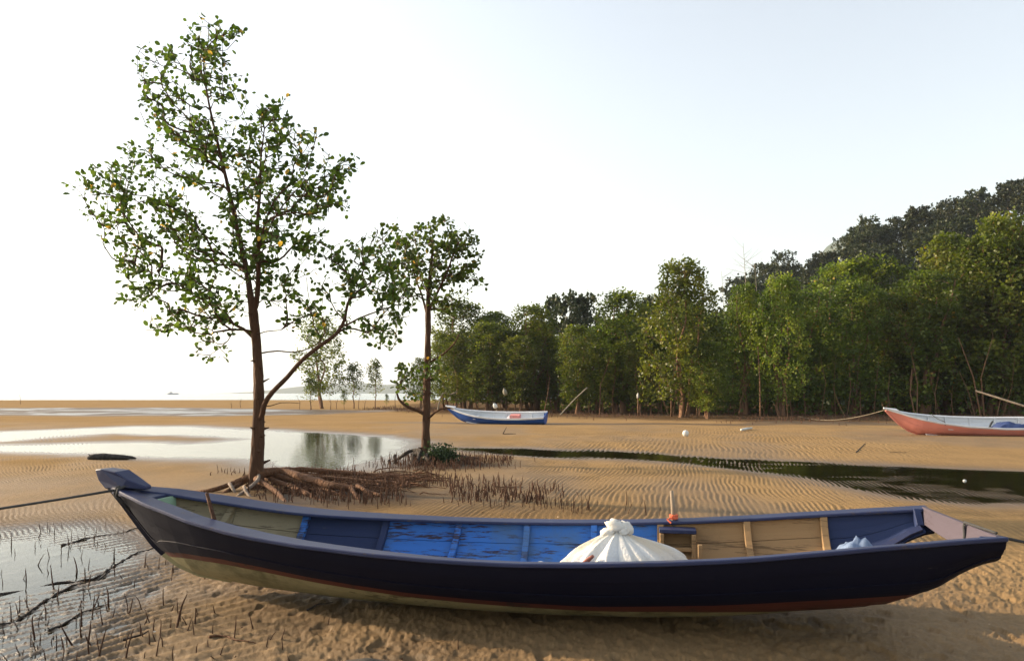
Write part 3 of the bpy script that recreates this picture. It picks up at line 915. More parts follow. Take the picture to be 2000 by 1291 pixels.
# ---- the tied white cloth bundle
def cloth_bundle():
    root = empty('cloth_bundle', bw(.77, .03, .11), -R(9.7))
    tag(root, 'white cloth bundle knotted at the top, lying in the navy boat', 'cloth bundle')
    nz, na = 34, 180
    prof_s = np.linspace(0, 1, nz)
    V = []; st = []
    fold_a = np.linspace(0, 2 * np.pi, 19)[:-1] + RNG.uniform(-.14, .14, 18); fold_w = RNG.uniform(.045, .13, 18); fold_d = RNG.uniform(.07, .19, 18)
    for i, s in enumerate(prof_s):
        z = .455 * s ** .92
        r = np.interp(s, [0, .12, .3, .5, .65, .8, .92, 1.0], [.40, .46, .465, .42, .335, .205, .095, .05])
        for k in range(na):
            a = 2 * np.pi * k / na
            f = 0
            for fa, fw, fd in zip(fold_a, fold_w, fold_d):
                d = (a - fa - .25 * (1 - s) * math.sin(fa * 3) + np.pi) % (2 * np.pi) - np.pi
                f -= fd * math.exp(-(d / fw) ** 2)
            f *= sstep(.08, .55, s) * (1.15 - .3 * s)
            f += .03 * math.sin(5 * a + 2 * s) * (1 - s) + .02 * math.sin(11 * a + 6 * s) + .05 * (float(noise(a * 4, s * 7, 90)) - .5)
            for ra, rs, rw in ((3.72, .70, .10), (4.02, .62, .085), (3.40, .52, .09), (4.35, .78, .06)):   # rolled edges of the cloth
                d = (a - ra - .5 * (rs - s) + np.pi) % (2 * np.pi) - np.pi
                f += .17 * math.exp(-(d / rw) ** 2) * float(sstep(rs - .42, rs - .1, s) * sstep(1.0, .86, s))
            rr = r * (1 + f)
            sag = .022 * math.sin(3 * a + 1) * (1 - s)
            V.append((rr * math.cos(a) * (1.06 if math.cos(a) > 0 else .98) + .03 * math.sin(3.0 * s), rr * math.sin(a) * .80, z + sag - .02 * math.cos(a) * s + .03 * max(0, math.cos(a)) * math.sin(math.pi * s)))
            st.append(1.0 * float(sstep(.55, .95, math.sin(a * 2.0 + 2.2) * .5 + .5) * sstep(.35, .8, s)) * .6)
    Q = []
    for i in range(nz - 1):
        for k in range(na):
            Q.append((i * na + k, i * na + (k + 1) % na, (i + 1) * na + (k + 1) % na, (i + 1) * na + k))
    me = mesh_quads('sack_body', np.array(V), Q, True, {'stain': st})
    link('sack_body', me, M['cloth'], root)
    def blob(name, parts):
        mb = MB()
        for c, r, rot, sd in parts:
            V = []; F = []; n, m = 16, 10
            for a in range(m + 1):
                th = math.pi * a / m
                for b in range(n):
                    ph = 2 * math.pi * b / n
                    d = Vector((math.sin(th) * math.cos(ph), math.sin(th) * math.sin(ph), math.cos(th)))
                    k = 1 + .45 * (float(noise(d.x * 2.2 + sd, d.y * 2.2 + d.z * 1.7, sd)) - .5) + .13 * math.sin(ph * 3 + th * 5 + sd)
                    q = Vector((d.x * r[0], d.y * r[1], d.z * r[2])) * k
                    V.append(Matrix.Rotation(rot, 3, 'Y') @ q + Vector(c))
            for a in range(m):
                for b in range(n): F.append((a * n + b, a * n + (b + 1) % n, (a + 1) * n + (b + 1) % n, (a + 1) * n + b))
            mb.add(V, F)
        return mb.build(name, M['cloth'], root, True)
    blob('knot', [((-.02, -.015, 0.482), (.080, .062, .044), .30, 3), ((.055, .0, 0.470), (.058, .05, .034), .75, 5), ((-.075, -.02, 0.444), (.062, .05, .030), -.5, 8), ((.03, -.05, 0.457), (.04, .03, .03), .2, 13)])
    t = np.linspace(0, 1, 18)
    mb = MB()
    mb.tube([(-.17 - .15 * x, -.285 - .045 * x + .012 * math.sin(8 * x), .325 - .13 * x) for x in t], [.016 + .01 * math.sin(x * 3.1) for x in t], 7, flat=.7)
    mb.build('rag_strip', M['brown_rag'], root, smooth=True)
cloth_bundle()

# ---- small things lying in the boat
def lathe(mb, prof, n=14, c=(0, 0, 0), sx=1.0):
    V = []; F = []
    for r, z in prof:
        for k in range(n):
            a = 2 * math.pi * k / n
            V.append((c[0] + r * math.cos(a) * sx, c[1] + r * math.sin(a), c[2] + z))
    for i in range(len(prof) - 1):
        for k in range(n):
            F.append((i * n + k, i * n + (k + 1) % n, (i + 1) * n + (k + 1) % n, (i + 1) * n + k))
    F.append(tuple(range(n - 1, -1, -1))); F.append(tuple((len(prof) - 1) * n + k for k in range(n)))
    return mb.add(V, F)

ball = [(.0, 0), (.05, .005), (.088, .03), (.1, .065), (.088, .10), (.05, .125), (.012, .13)]
p = bw(.225, -.12, .105)
mb = MB(); lathe(mb, [(r * .85, z * 1.9) for r, z in ball]); o = mb.build('fishing_float', M['float'], None, True, loc=p)
tag(o, 'small white float on the boat floor beside the cloth bundle', 'float')

def rag_heap():
    root = empty('cloth_heap', bw(2.42, .30, .26), -R(9.7))
    tag(root, 'pale blue crumpled cloth heap in the stern of the navy boat', 'cloth')
    n = 22
    for name, sx, sy, h, off, m, sd in (('crumpled_sheet', .27, .18, .22, (0, 0, 0), 'blue_cloth', 1), ('folded_edge', .16, .12, .15, (.16, -.05, 0), 'blue_cloth', 5)):
        V = []
        for i in range(n):
            for j in range(n):
                x = (i / (n - 1) - .5) * 2; y = (j / (n - 1) - .5) * 2
                r = math.hypot(x, y)
                hh = h * max(0, 1 - r ** 1.6) * (.6 + .8 * float(noise(x * 2.5 + sd, y * 2.5, sd))) + .13 * (float(noise(x * 5 + sd, y * 5, sd + 1)) - .5) * max(0, 1.2 - r) + .05 * (float(noise(x * 11 + sd, y * 11, sd + 2)) - .5) * max(0, 1.2 - r)
                V.append((off[0] + x * sx, off[1] + y * sy, off[2] + max(hh, -.005)))
        Q = [(i * n + j, (i + 1) * n + j, (i + 1) * n + j + 1, i * n + j + 1) for i in range(n - 1) for j in range(n - 1)]
        me = mesh_quads(name, np.array(V), Q, True)
        link(name, me, M[m], root)
rag_heap()
mb = MB(); lathe(mb, [(.03, 0), (.055, .01), (.06, .06), (.05, .085), (.046, .085), (.05, .055), (.045, .02), (.02, .015)], 16)
o = mb.build('plastic_cup', M['float'], None, True, loc=bw(2.47, .13, .415)); o.rotation_euler = (R(62), R(18), 0)
tag(o, 'white plastic cup lying on the pale blue cloth heap', 'cup')
mb = MB(); mb.box((0, 0, .05), (.10, .08, .12)); o = mb.build('blue_carton', M['blue_in'], None, bevel=.006, loc=bw(2.62, .36, .33)); o.rotation_euler = (0, .1, .4)
tag(o, 'small bright blue carton beside the pale blue cloth heap', 'carton')

# ---- mooring lines of the near boat, tied to stakes out on the flat
def rope_to(name, a, b, sag, r, mat, label, n=24):
    a = np.array(a); b = np.array(b); mb = MB()
    P = [a + (b - a) * t - np.array((0, 0, sag * 4 * t * (1 - t))) for t in np.linspace(0, 1, n)]
    mb.tube(P, r, 6)
    o = mb.build(name, mat, None, True)
    return tag(o, label, 'rope')
def stake(x, y, h, label, lean=(.05, .03), r=.03, mat='grey_wood'):
    z = gz(x, y)
    mb = MB(); mb.tube([(0, 0, -.25), (lean[0] * .5, lean[1] * .5, h * .5), (lean[0], lean[1], h)], [r, r * .95, r * .8], 7)
    o = mb.build('mooring_stake', M[mat], None, True, loc=(x, y, z))
    return tag(o, label, 'stake')
bowp = bw(-3.14, -.12, .775)
e1 = (-7.6, 4.9, .30)
rope_to('mooring_rope', bowp, e1, .06, .011, M['rope'], 'dark mooring rope stretched from the bow of the navy boat')
stake(-7.63, 4.88, .36, 'wooden stake holding the bow rope of the navy boat')
ste = bw(2.96, -.50, .70)
e2 = (5.9, 4.3, .22)
rope_to('mooring_rope', ste, e2, .05, .010, M['rope'], 'dark mooring rope leaving the stern of the navy boat')
stake(5.93, 4.28, .28, 'wooden stake holding the stern rope of the navy boat')
mb = MB()
t = np.linspace(0, 1, 10)
mb.tube([bw(2.935 - .005, -.18 + .004 * math.sin(9 * x), .715 - .15 * x) for x in t], .009, 5)
mb.tube([bw(2.93 + .05 * x, -.18 - .3 * x, .722 - .01 * x) for x in t], .009, 5)
o = mb.build('rope_end', M['rope'], None, True)
tag(o, 'short dark rope end looped over the mauve transom board', 'rope')

# ---- the two smaller boats on the far sand
def small_boat(label, loc, rz, roll, L, beam, hull_m, in_m, rail_m, keys_h, ribs, pink=False):
    """keys_h: (fraction, half width, sheer, keel) from bow to stern"""
    keys = [(-L / 2 + L * f, w * beam / 2, h, k) for f, w, h, k in keys_h]
    H = Hull(keys, ([-L / 2, -L / 4, L / 2], [.6, .92, .98]), ([-L / 2, -L / 3, 0, L / 2], [.15, .45, .66, .78]))
    root = empty('wooden_boat', loc, rz)
    root.rotation_euler = (roll, 0, rz)
    tag(root, label, 'boat')
    us = np.linspace(-L / 2, L / 2, 30)
    for s in (-1, 1):
        for k, (a, b) in enumerate(((0, .16), (.163, .32), (.323, .52), (.523, 1.0))):
            m = M[rail_m] if (k == 0 and not pink) else M[hull_m]
            strake(H, 'hull_plank', us, a, b, s, m if not (k == 0 and not pink) else M[hull_m], root, th=.018, base=.006 if k % 2 == 0 else 0.0, nt_=5)
        rail(H, us, s, ([-L / 2, -L / 3, L / 2], [.09, .10, .08]), .07 if not pink else .05, M[rail_m], root)
        for a, b in ((.03, .26), (.266, .48), (.486, .8)):
            strake(H, 'inner_plank', us[1:-1], a, b, s, M[in_m], root, th=.012, base=-.02, nt_=3)
        for f in ribs:
            rib(H, -L / 2 + L * f, s, .04, .7, M[rail_m if pink else in_m], root, w=.05)
    w, h, zk = H.at(L / 2)
    sec = [H.pt(L / 2, t, 1) for t in np.linspace(0, 1, 8)]
    V = [(L / 2 - .02, p[1], p[2]) for p in sec] + [(L / 2 - .02, -p[1], p[2]) for p in sec[::-1][1:]]
    n = len(V)
    V = V + [(x + .035, y, z) for x, y, z in V]
    F = [tuple(range(n)), tuple(range(2 * n - 1, n - 1, -1))] + [(i, (i + 1) % n, n + (i + 1) % n, n + i) for i in range(n)]
    MB().add(V, F).build('transom', M[hull_m], root)
    # stem with a thick pale head
    mb = MB()
    path = [(u - .02, 0, H.at(u)[2] - .01) for u in np.linspace(-L / 2, -L / 2 + L * .22, 10)]
    mb.tube(path, .032, 5); mb.build('stem', M[hull_m], root)
    w0, h0, z0 = H.at(-L / 2)
    MB().add([(-L / 2 - .10, -.03, h0 + .035), (-L / 2 - .10, .03, h0 + .035), (-L / 2 + .42, .16, h0 - .055), (-L / 2 + .42, -.16, h0 - .055),
              (-L / 2 - .10, -.03, h0 - .02), (-L / 2 - .10, .03, h0 - .02), (-L / 2 + .42, .16, h0 - .10), (-L / 2 + .42, -.16, h0 - .10)],
             [(0, 1, 2, 3), (7, 6, 5, 4), (0, 4, 5, 1), (1, 5, 6, 2), (2, 6, 7, 3), (3, 7, 4, 0)]).build('bow_head', M[rail_m], root, bevel=.008)
    for k in range(3):
        mb = MB(); V = []
        uu = np.linspace(-L * .30, L * .47, 12)
        for u in uu:
            ww, hh, zz = H.at(u); c = (-.27 + .27 * k) * ww / (beam / 2) * .9
            V += [(u, c - .11, zz + .07), (u, c + .11, zz + .07), (u, c + .11, zz + .05), (u, c - .11, zz + .05)]
        F = [(i * 4 + j, i * 4 + (j + 1) % 4, (i + 1) * 4 + (j + 1) % 4, (i + 1) * 4 + j) for i in range(11) for j in range(4)] + [(0, 1, 2, 3), (47, 46, 45, 44)]
        mb.add(V, F).build('floorboard', M[in_m], root)
    for f in (.30, .62):
        u = -L / 2 + L * f; ww, hh, zz = H.at(u)
        MB().box((u, 0, zz + (hh - zz) * .62), (.17, ww * 1.75, .025)).build('thwart', M[in_m], root, bevel=.004)
    return root, H

BL_C = px(968, 828)
blue, HB = small_boat('white and blue wooden boat on the sand in front of the mangroves', (-.78, 36.1, gz(-.78, 36.1) - .02), -R(13), R(14), 5.05, 1.36, 'blue_hull', 'white_paint', 'white_paint',
    [(0, .04, .93, .84), (.04, .14, .86, .62), (.09, .27, .78, .38), (.15, .43, .70, .18), (.22, .60, .63, .07), (.32, .78, .56, .02), (.45, .93, .50, 0), (.6, 1.0, .475, 0), (.75, .99, .48, .01), (.9, .92, .505, .03), (1, .86, .53, .05)],
    (.30, .45, .58, .70, .84))
BLM = Matrix.Translation(blue.location) @ blue.rotation_euler.to_matrix().to_4x4()
# things in and at the blue boat
o = MB().box((0, 0, .09), (.52, .34, .18)).build('crate', M['red_box'], None, bevel=.01, loc=BLM @ Vector((.95, .18, .26))); o.rotation_euler = blue.rotation_euler
tag(o, 'faded red crate inside the white and blue boat', 'crate')
def far_stake_jug():
    x, y, _ = pd(969, 800, 38.6)
    z = gz(x, y)
    mb = MB(); mb.tube([(0, 0, -.2), (.01, 0, .4), (0, .01, .78)], [.025, .024, .02], 6); o = mb.build('mooring_stake', M['grey_wood'], None, True, loc=(x, y, z))
    tag(o, 'thin stake carrying a white jug behind the white and blue boat', 'stake')
    r = empty('plastic_jug', (x, y, z + .71)); tag(r, 'white plastic jug with black cap hung on a stake behind the blue boat', 'jug')
    mb = MB(); lathe(mb, [(.05, 0), (.105, .02), (.12, .10), (.12, .17), (.09, .24), (.045, .28), (.04, .31)], 14); q = mb.build('jug_body', M['float'], r, True)
    mb = MB(); lathe(mb, [(.05, .31), (.052, .36), (.03, .37)], 10); c = mb.build('cap', M['black'], r, True)
    mb = MB(); mb.tube([(-.06, 0, .25), (-.15, 0, .22), (-.17, 0, .12), (-.11, 0, .06)], .022, 6); mb.build('handle', M['black'], r, True)
    r.rotation_euler = (0, R(-24), 0)
far_stake_jug()

pink, HP = small_boat('salmon pink wooden boat with white interior on the sand', (17.35, 26.4, gz(17.35, 26.4) - .02), -R(6), R(14), 7.0, 1.55, 'pink_hull', 'white_paint', 'white_paint',
    [(0, .04, 1.03, .95), (.03, .13, .97, .72), (.07, .26, .90, .46), (.12, .42, .80, .20), (.17, .56, .73, .06), (.25, .72, .64, .01), (.38, .90, .55, 0), (.55, 1.0, .50, 0), (.75, 1.0, .51, .0), (.9, .95, .55, .03), (1, .88, .58, .06)],
    (.245, .34, .47, .60, .72, .86), True)
PKM = Matrix.Translation(pink.location) @ pink.rotation_euler.to_matrix().to_4x4()
def pink_things():
    n = 18
    V = []
    for i in range(n):
        for j in range(n):
            x = (i / (n - 1) - .5) * 2; y = (j / (n - 1) - .5) * 2; r = max(abs(x), abs(y))
            V.append((x * .62, y * .42, .40 * max(0, 1 - r ** 3) * (.7 + .5 * float(noise(x * 2, y * 2, 50))) + .03 * float(noise(x * 7, y * 7, 51))))
    Q = [(i * n + j, (i + 1) * n + j, (i + 1) * n + j + 1, i * n + j + 1) for i in range(n - 1) for j in range(n - 1)]
    o = link('tarpaulin', mesh_quads('tarpaulin', np.array(V), Q, True), M['blue_tarp'], None, PKM @ Vector((1.0, .05, .10)))
    o.rotation_euler = pink.rotation_euler
    tag(o, 'bunched navy tarpaulin inside the pink boat', 'tarpaulin')
    mb = MB()
    P = [(-.2, -.2, .0), (-.12, -.1, .12), (.0, .0, .30), (.12, .12, .40), (.02, .06, .25), (-.05, -.14, .05), (.25, -.2, .04)]
    mb.tube(spline(P, .04), .03, 7)
    o = mb.build('rubber_hose', M['black'], None, True, loc=PKM @ Vector((.18, -.05, .12))); o.rotation_euler = pink.rotation_euler
    tag(o, 'black rubber hose curled beside the navy tarpaulin', 'hose')
    mb = MB()
    w, h, zk = HP.at(-3.5 + 7 * .245)
    u = -3.5 + 7 * .245 + .13
    mb.tube([PKM @ Vector(p) for p in ((u, w + .02, h - .04), (u, w - .05, h + .02), (u, 0, h - .02), (u + .02, -w + .05, h + .02), (u + .02, -w - .02, h - .10))], .014, 6)
    tag(mb.build('rope_tie', M['rope'], None, True), 'dark rope tied across the bow of the pink boat', 'rope')
pink_things()
a = PKM @ Vector((-3.5, 0, .98))
b = pd(1560, 820, 41.5)
rope_to('mooring_rope', a, (b[0], b[1], gz(b[0], b[1]) + .12), .30, .015, M['rope_light'], 'pale mooring rope from the pink boat to the mangroves', 30)

# ------------------------------------------------------------------ trees
LEAF_V = np.array([(0, 0, 0), (.28, .27, .05), (.62, .36, .07), (.90, .21, .03), (1.0, 0, -.03), (.90, -.21, .03), (.62, -.36, .07), (.28, -.27, .05)])
def leaf_mesh(name, P, D, size, var, rng, simple=False, droop=.0, width=1.0):
    """P positions, D growth directions, size length per leaf; one mesh of many leaves"""
    n = len(P)
    D = D / (np.linalg.norm(D, axis=1, keepdims=True) + 1e-9)
    up = rng.normal(size=(n, 3)); up[:, 2] += .9
    S = np.cross(D, up); S /= (np.linalg.norm(S, axis=1, keepdims=True) + 1e-9)
    N = np.cross(S, D)
    if simple:
        T = np.array([(0, 0, 0), (.5, .36, .06), (1, 0, -.02), (.5, -.36, .06)])
    else:
        T = LEAF_V
    T = T * np.array([1, width, 1])
    V = P[:, None, :] + size[:, None, None] * (T[None, :, 0:1] * D[:, None, :] + T[None, :, 1:2] * S[:, None, :] + T[None, :, 2:3] * N[:, None, :])
    k = len(T)
    b = np.arange(n)[:, None] * k
    if simple:
        Q = b + np.array([[0, 1, 2, 3]])
        return mesh_quads(name, V.reshape(-1, 3), Q, False, {'var': np.repeat(var, k)})
    h1 = b + np.array([[0, 1, 2, 3, 4]]); h2 = b + np.array([[0, 4, 5, 6, 7]])
    return mesh_quads(name, V.reshape(-1, 3), np.concatenate([h1, h2]), False, {'var': np.repeat(var, k)})

def edges_mesh(name, A, B, ra, rb, n=4):
    """one frustum per twig segment"""
    d = B - A; L = np.linalg.norm(d, axis=1, keepdims=True) + 1e-9; d = d / L
    ref = np.where(np.abs(d[:, 2:3]) < .9, np.array([[0, 0, 1.0]]), np.array([[1.0, 0, 0]]))
    s = np.cross(d, ref); s /= np.linalg.norm(s, axis=1, keepdims=True); u = np.cross(s, d)
    m = len(A); V = np.zeros((m, 2 * n, 3))
    for k in range(n):
        a = 2 * math.pi * k / n
        o = s * math.cos(a) + u * math.sin(a)
        V[:, k] = A + o * ra[:, None]; V[:, n + k] = B + o * rb[:, None]
    base = np.arange(m)[:, None] * 2 * n
    Q = np.concatenate([base + np.array([[k, (k + 1) % n, n + (k + 1) % n, n + k]]) for k in range(n)])
    return mesh_quads(name, V.reshape(-1, 3), Q, True)

class Skeleton:
    def __init__(self):
        self.P = []; self.par = []; self.fixed = []; self.plen = []; self.A = np.zeros((60000, 4)); self.n = 0
    def add(self, p, par, r=0.0):
        self.P.append(np.array(p, float)); self.par.append(par); self.fixed.append(r)
        self.plen.append(0.0 if par < 0 else self.plen[par] + np.linalg.norm(self.P[-1] - self.P[par]))
        self.A[self.n, :3] = self.P[-1]; self.A[self.n, 3] = self.plen[-1]; self.n += 1
        return len(self.P) - 1
    def limb(self, path, radii, step=.14, root=False):
        """path of points; starts at the nearest node already there"""
        pts = np.column_stack([np.array(path, float), np.interp(np.linspace(0, 1, len(path)), np.linspace(0, 1, len(radii)), radii)])
        S = spline(pts, step)
        if root or not self.P:
            i = self.add(S[0, :3], -1, S[0, 3])
        else:
            i = int(np.argmin(np.linalg.norm(np.array(self.P) - S[0, :3], axis=1)))
        ids = [i]
        for q in S[1:]:
            i = self.add(q[:3], i, q[3]); ids.append(i)
        return ids, S
    def grow(self, targets, rng, wplen=.22, step=.22, lift=.25, jit=.05):
        T = np.array(targets)
        P0 = np.array(self.P)
        d0 = np.array([np.min(np.linalg.norm(P0 - t, axis=1)) for t in T])
        tips = []
        for ti in np.argsort(d0):
            t = T[ti]
            P = self.A[:self.n, :3]; pl = self.A[:self.n, 3]
            d = np.linalg.norm(P - t, axis=1)
            cost = d + wplen * pl + .6 * np.maximum(0, P[:, 2] - t[2] + .05)
            i = int(np.argmin(cost)); L = d[i]
            k = max(2, int(L / step) + 1)
            a = self.P[i]; pp = self.par[i]
            dirp = (a - self.P[pp]) if pp >= 0 else np.array([0, 0, 1.0])
            dirp = dirp / (np.linalg.norm(dirp) + 1e-9)
            c = a + dirp * L * .35 + np.array([0, 0, lift * L * .25])
            for j in range(1, k + 1):
                s = j / k
                q = (1 - s) ** 2 * a + 2 * s * (1 - s) * c + s * s * t
                if j < k: q = q + rng.normal(size=3) * jit * L * .5
                i = self.add(q, i)
            tips.append(i)
        return tips
    def radii(self, rt=.0045, e=.5, rmax=1.0):
        n = len(self.P); cnt = np.zeros(n); ch = np.zeros(n, int)
        for i in range(n):
            if self.par[i] >= 0: ch[self.par[i]] += 1
        cnt[ch == 0] = 1
        for i in range(n - 1, -1, -1):
            if self.par[i] >= 0: cnt[self.par[i]] += cnt[i]
        r = rt * cnt ** e
        fx = np.array(self.fixed)
        return np.where(fx > 0, fx, np.minimum(r, rmax))

def leaves_on(sk, tips, rng, per, size, spread=.5, back=3):
    P = np.array(sk.P); pos = []; dr = []
    for t in tips:
        chain = [t]
        for _ in range(back):
            if sk.par[chain[-1]] >= 0 and sk.fixed[sk.par[chain[-1]]] == 0: chain.append(sk.par[chain[-1]])
        n = max(1, int(rng.normal(per, per * .3)))
        for k in range(n):
            s = rng.random() ** 1.4 * (len(chain) - 1)
            i = int(s); a = P[chain[i]]; b = P[chain[min(i + 1, len(chain) - 1)]]
            p = a + (b - a) * (s - i)
            d = P[chain[0]] - P[chain[min(1, len(chain) - 1)]]
            d = d / (np.linalg.norm(d) + 1e-9)
            v = d * .6 + rng.normal(size=3) * .75 + np.array([0, 0, -.05])
            v = v / (np.linalg.norm(v) + 1e-9)
            pos.append(p + v * rng.uniform(.01, .06) + rng.normal(size=3) * spread * .06); dr.append(v)
    pos = np.array(pos); dr = np.array(dr)
    sz = size * rng.uniform(.65, 1.2, len(pos))
    return pos, dr, sz

def trunk_geo(S, n=10, rough=.10, seed=0):
    path = S[:, :3]; rad = S[:, 3]
    V, F = tube_geo([tuple(p) for p in path], list(rad), n)
    V2 = []
    for i, v in enumerate(V):
        k = i // n
        c = Vector(path[k]); q = Vector(v) - c
        f = 1 + rough * (2 * float(noise(i % n * 1.7 + seed, k * .45, seed)) - 1)
        V2.append(tuple(c + q * f))
    return V2, F

def hero_tree(name, label, base_px, Y, trunk, limbs, blobs, total, per, lsize, seed, depth, bk, dmax, wp=.22):
    """trunk / limbs are pixel paths at the tree's own distance with radius in metres; blobs are crown masses"""
    rng = np.random.default_rng(seed)
    W = lambda x, y, dy=0.0: np.array(pd(x, y, Y)) + np.array([0, dy, 0]) * 1.0
    bx, by, bz = pd(*base_px, Y)
    root = empty(name, (bx, Y, 0)); root.location.z = gz(bx, Y)
    tag(root, label, 'tree')
    O = np.array(root.location)
    sk = Skeleton()
    ids, S = sk.limb([W(x, y, dy) - O for x, y, r, dy in trunk], [r * .82 for _, _, r, _ in trunk], .10, True)
    mb = MB(); mb.add(*trunk_geo(S, 16, .22, seed))
    rs = np.random.default_rng(seed + 40)
    for k in range(11):     # broken twig stubs and knots on the lower stem
        q = S[int(len(S) * rs.uniform(.06, .42))]; a = rs.uniform(0, 6.28); d = np.array((math.cos(a), math.sin(a), rs.uniform(-.1, .5)))
        n0 = q[:3] + d * q[3] * .6
        mb.tube([n0, n0 + d * q[3] * .6, n0 + d * (q[3] * .7 + rs.uniform(.01, .08))], [q[3] * .35, q[3] * .22, q[3] * .10], 6)
    mb.build('trunk', M[bk], root, True)
    for L in limbs:
        pts = [W(x, y, dy) - O for x, y, r, dy in L]
        ids, S = sk.limb(pts, [r * .78 for _, _, r, _ in L], .12)
        S = S.copy(); S[0, :3] = sk.P[ids[0]]
        mb = MB(); mb.add(*trunk_geo(S, 7, .10, seed + 1)); mb.build('branch', M[bk], root, True)
    nfix = len(sk.P)
    areas = np.array([b[2] * b[3] for b in blobs], float); areas /= areas.sum()
    T = []
    cx = np.mean([b[0] for b in blobs])
    for b, a in zip(blobs, areas):
        k = max(2, int(round(total * a)))
        for _ in range(k):
            r = math.sqrt(rng.random()); t = rng.uniform(0, 2 * np.pi)
            x = b[0] + b[2] * r * math.cos(t); y = b[1] + b[3] * r * math.sin(t)
            dz = b[4] if len(b) > 4 else 0.0
            dy = np.clip(rng.normal(dz, depth), dz - dmax, dz + dmax) * math.sqrt(max(.15, 1 - (r * .8) ** 2))
            # keep the crown's perspective: a target nearer or farther keeps its own true place
            p = np.array(pd(x, y, Y + dy))
            T.append(p - O)
    tips = sk.grow(T, rng, wp)
    r = sk.radii(.0054, .48, .05)
    P = np.array(sk.P)
    par = np.array(sk.par)
    idx = np.arange(nfix, len(P))
    pr = np.minimum(r[par[idx]], r[idx] * 1.25 + .002)
    me = edges_mesh('twigs', P[par[idx]], P[idx], pr, r[idx], 4)
    o = link('twigs', me, M[bk], root); o['kind'] = 'stuff'
    pos, dr, sz = leaves_on(sk, tips, rng, per, lsize)
    var = np.clip(rng.beta(2.2, 2.2, len(pos)) * .93, 0, 1)
    yel = rng.random(len(pos)) < .016
    var[yel] = rng.uniform(.955, 1, yel.sum())
    big = np.argsort(-sz)[:300]
    rest = np.setdiff1d(np.arange(len(pos)), big)
    me = leaf_mesh('foliage', pos[rest], dr[rest], sz[rest], var[rest], rng)
    cr = link('crown', me, M['leaf1'], root); cr['kind'] = 'stuff'
    # the largest leaves one by one, sharing a few blade meshes
    blades = []
    for v in (.12, .25, .38, .5, .62, .75, .88, .98):
        mb_ = mesh_np('leaf_blade', LEAF_V * np.array([1, rng.uniform(.95, 1.2), rng.uniform(.6, 2.2)]), [0, 1, 2, 3, 4, 0, 4, 5, 6, 7], [0, 5], [5, 5], False, {'var': np.full(8, v)})
        mb_.materials.append(M['leaf1']); blades.append(mb_)
    bv = np.array([.12, .25, .38, .5, .62, .75, .88, .98])
    for i in big:
        l = bpy.data.objects.new('leaf', blades[int(np.argmin(abs(bv - var[i])))])
        COL.objects.link(l); l.parent = root
        l.location = pos[i]; l.scale = (sz[i],) * 3
        q = Vector(dr[i]).to_track_quat('X', 'Z')
        l.rotation_mode = 'QUATERNION'
        l.rotation_quaternion = q @ Quaternion((1, 0, 0), rng.uniform(-1.3, 1.3))
    return root

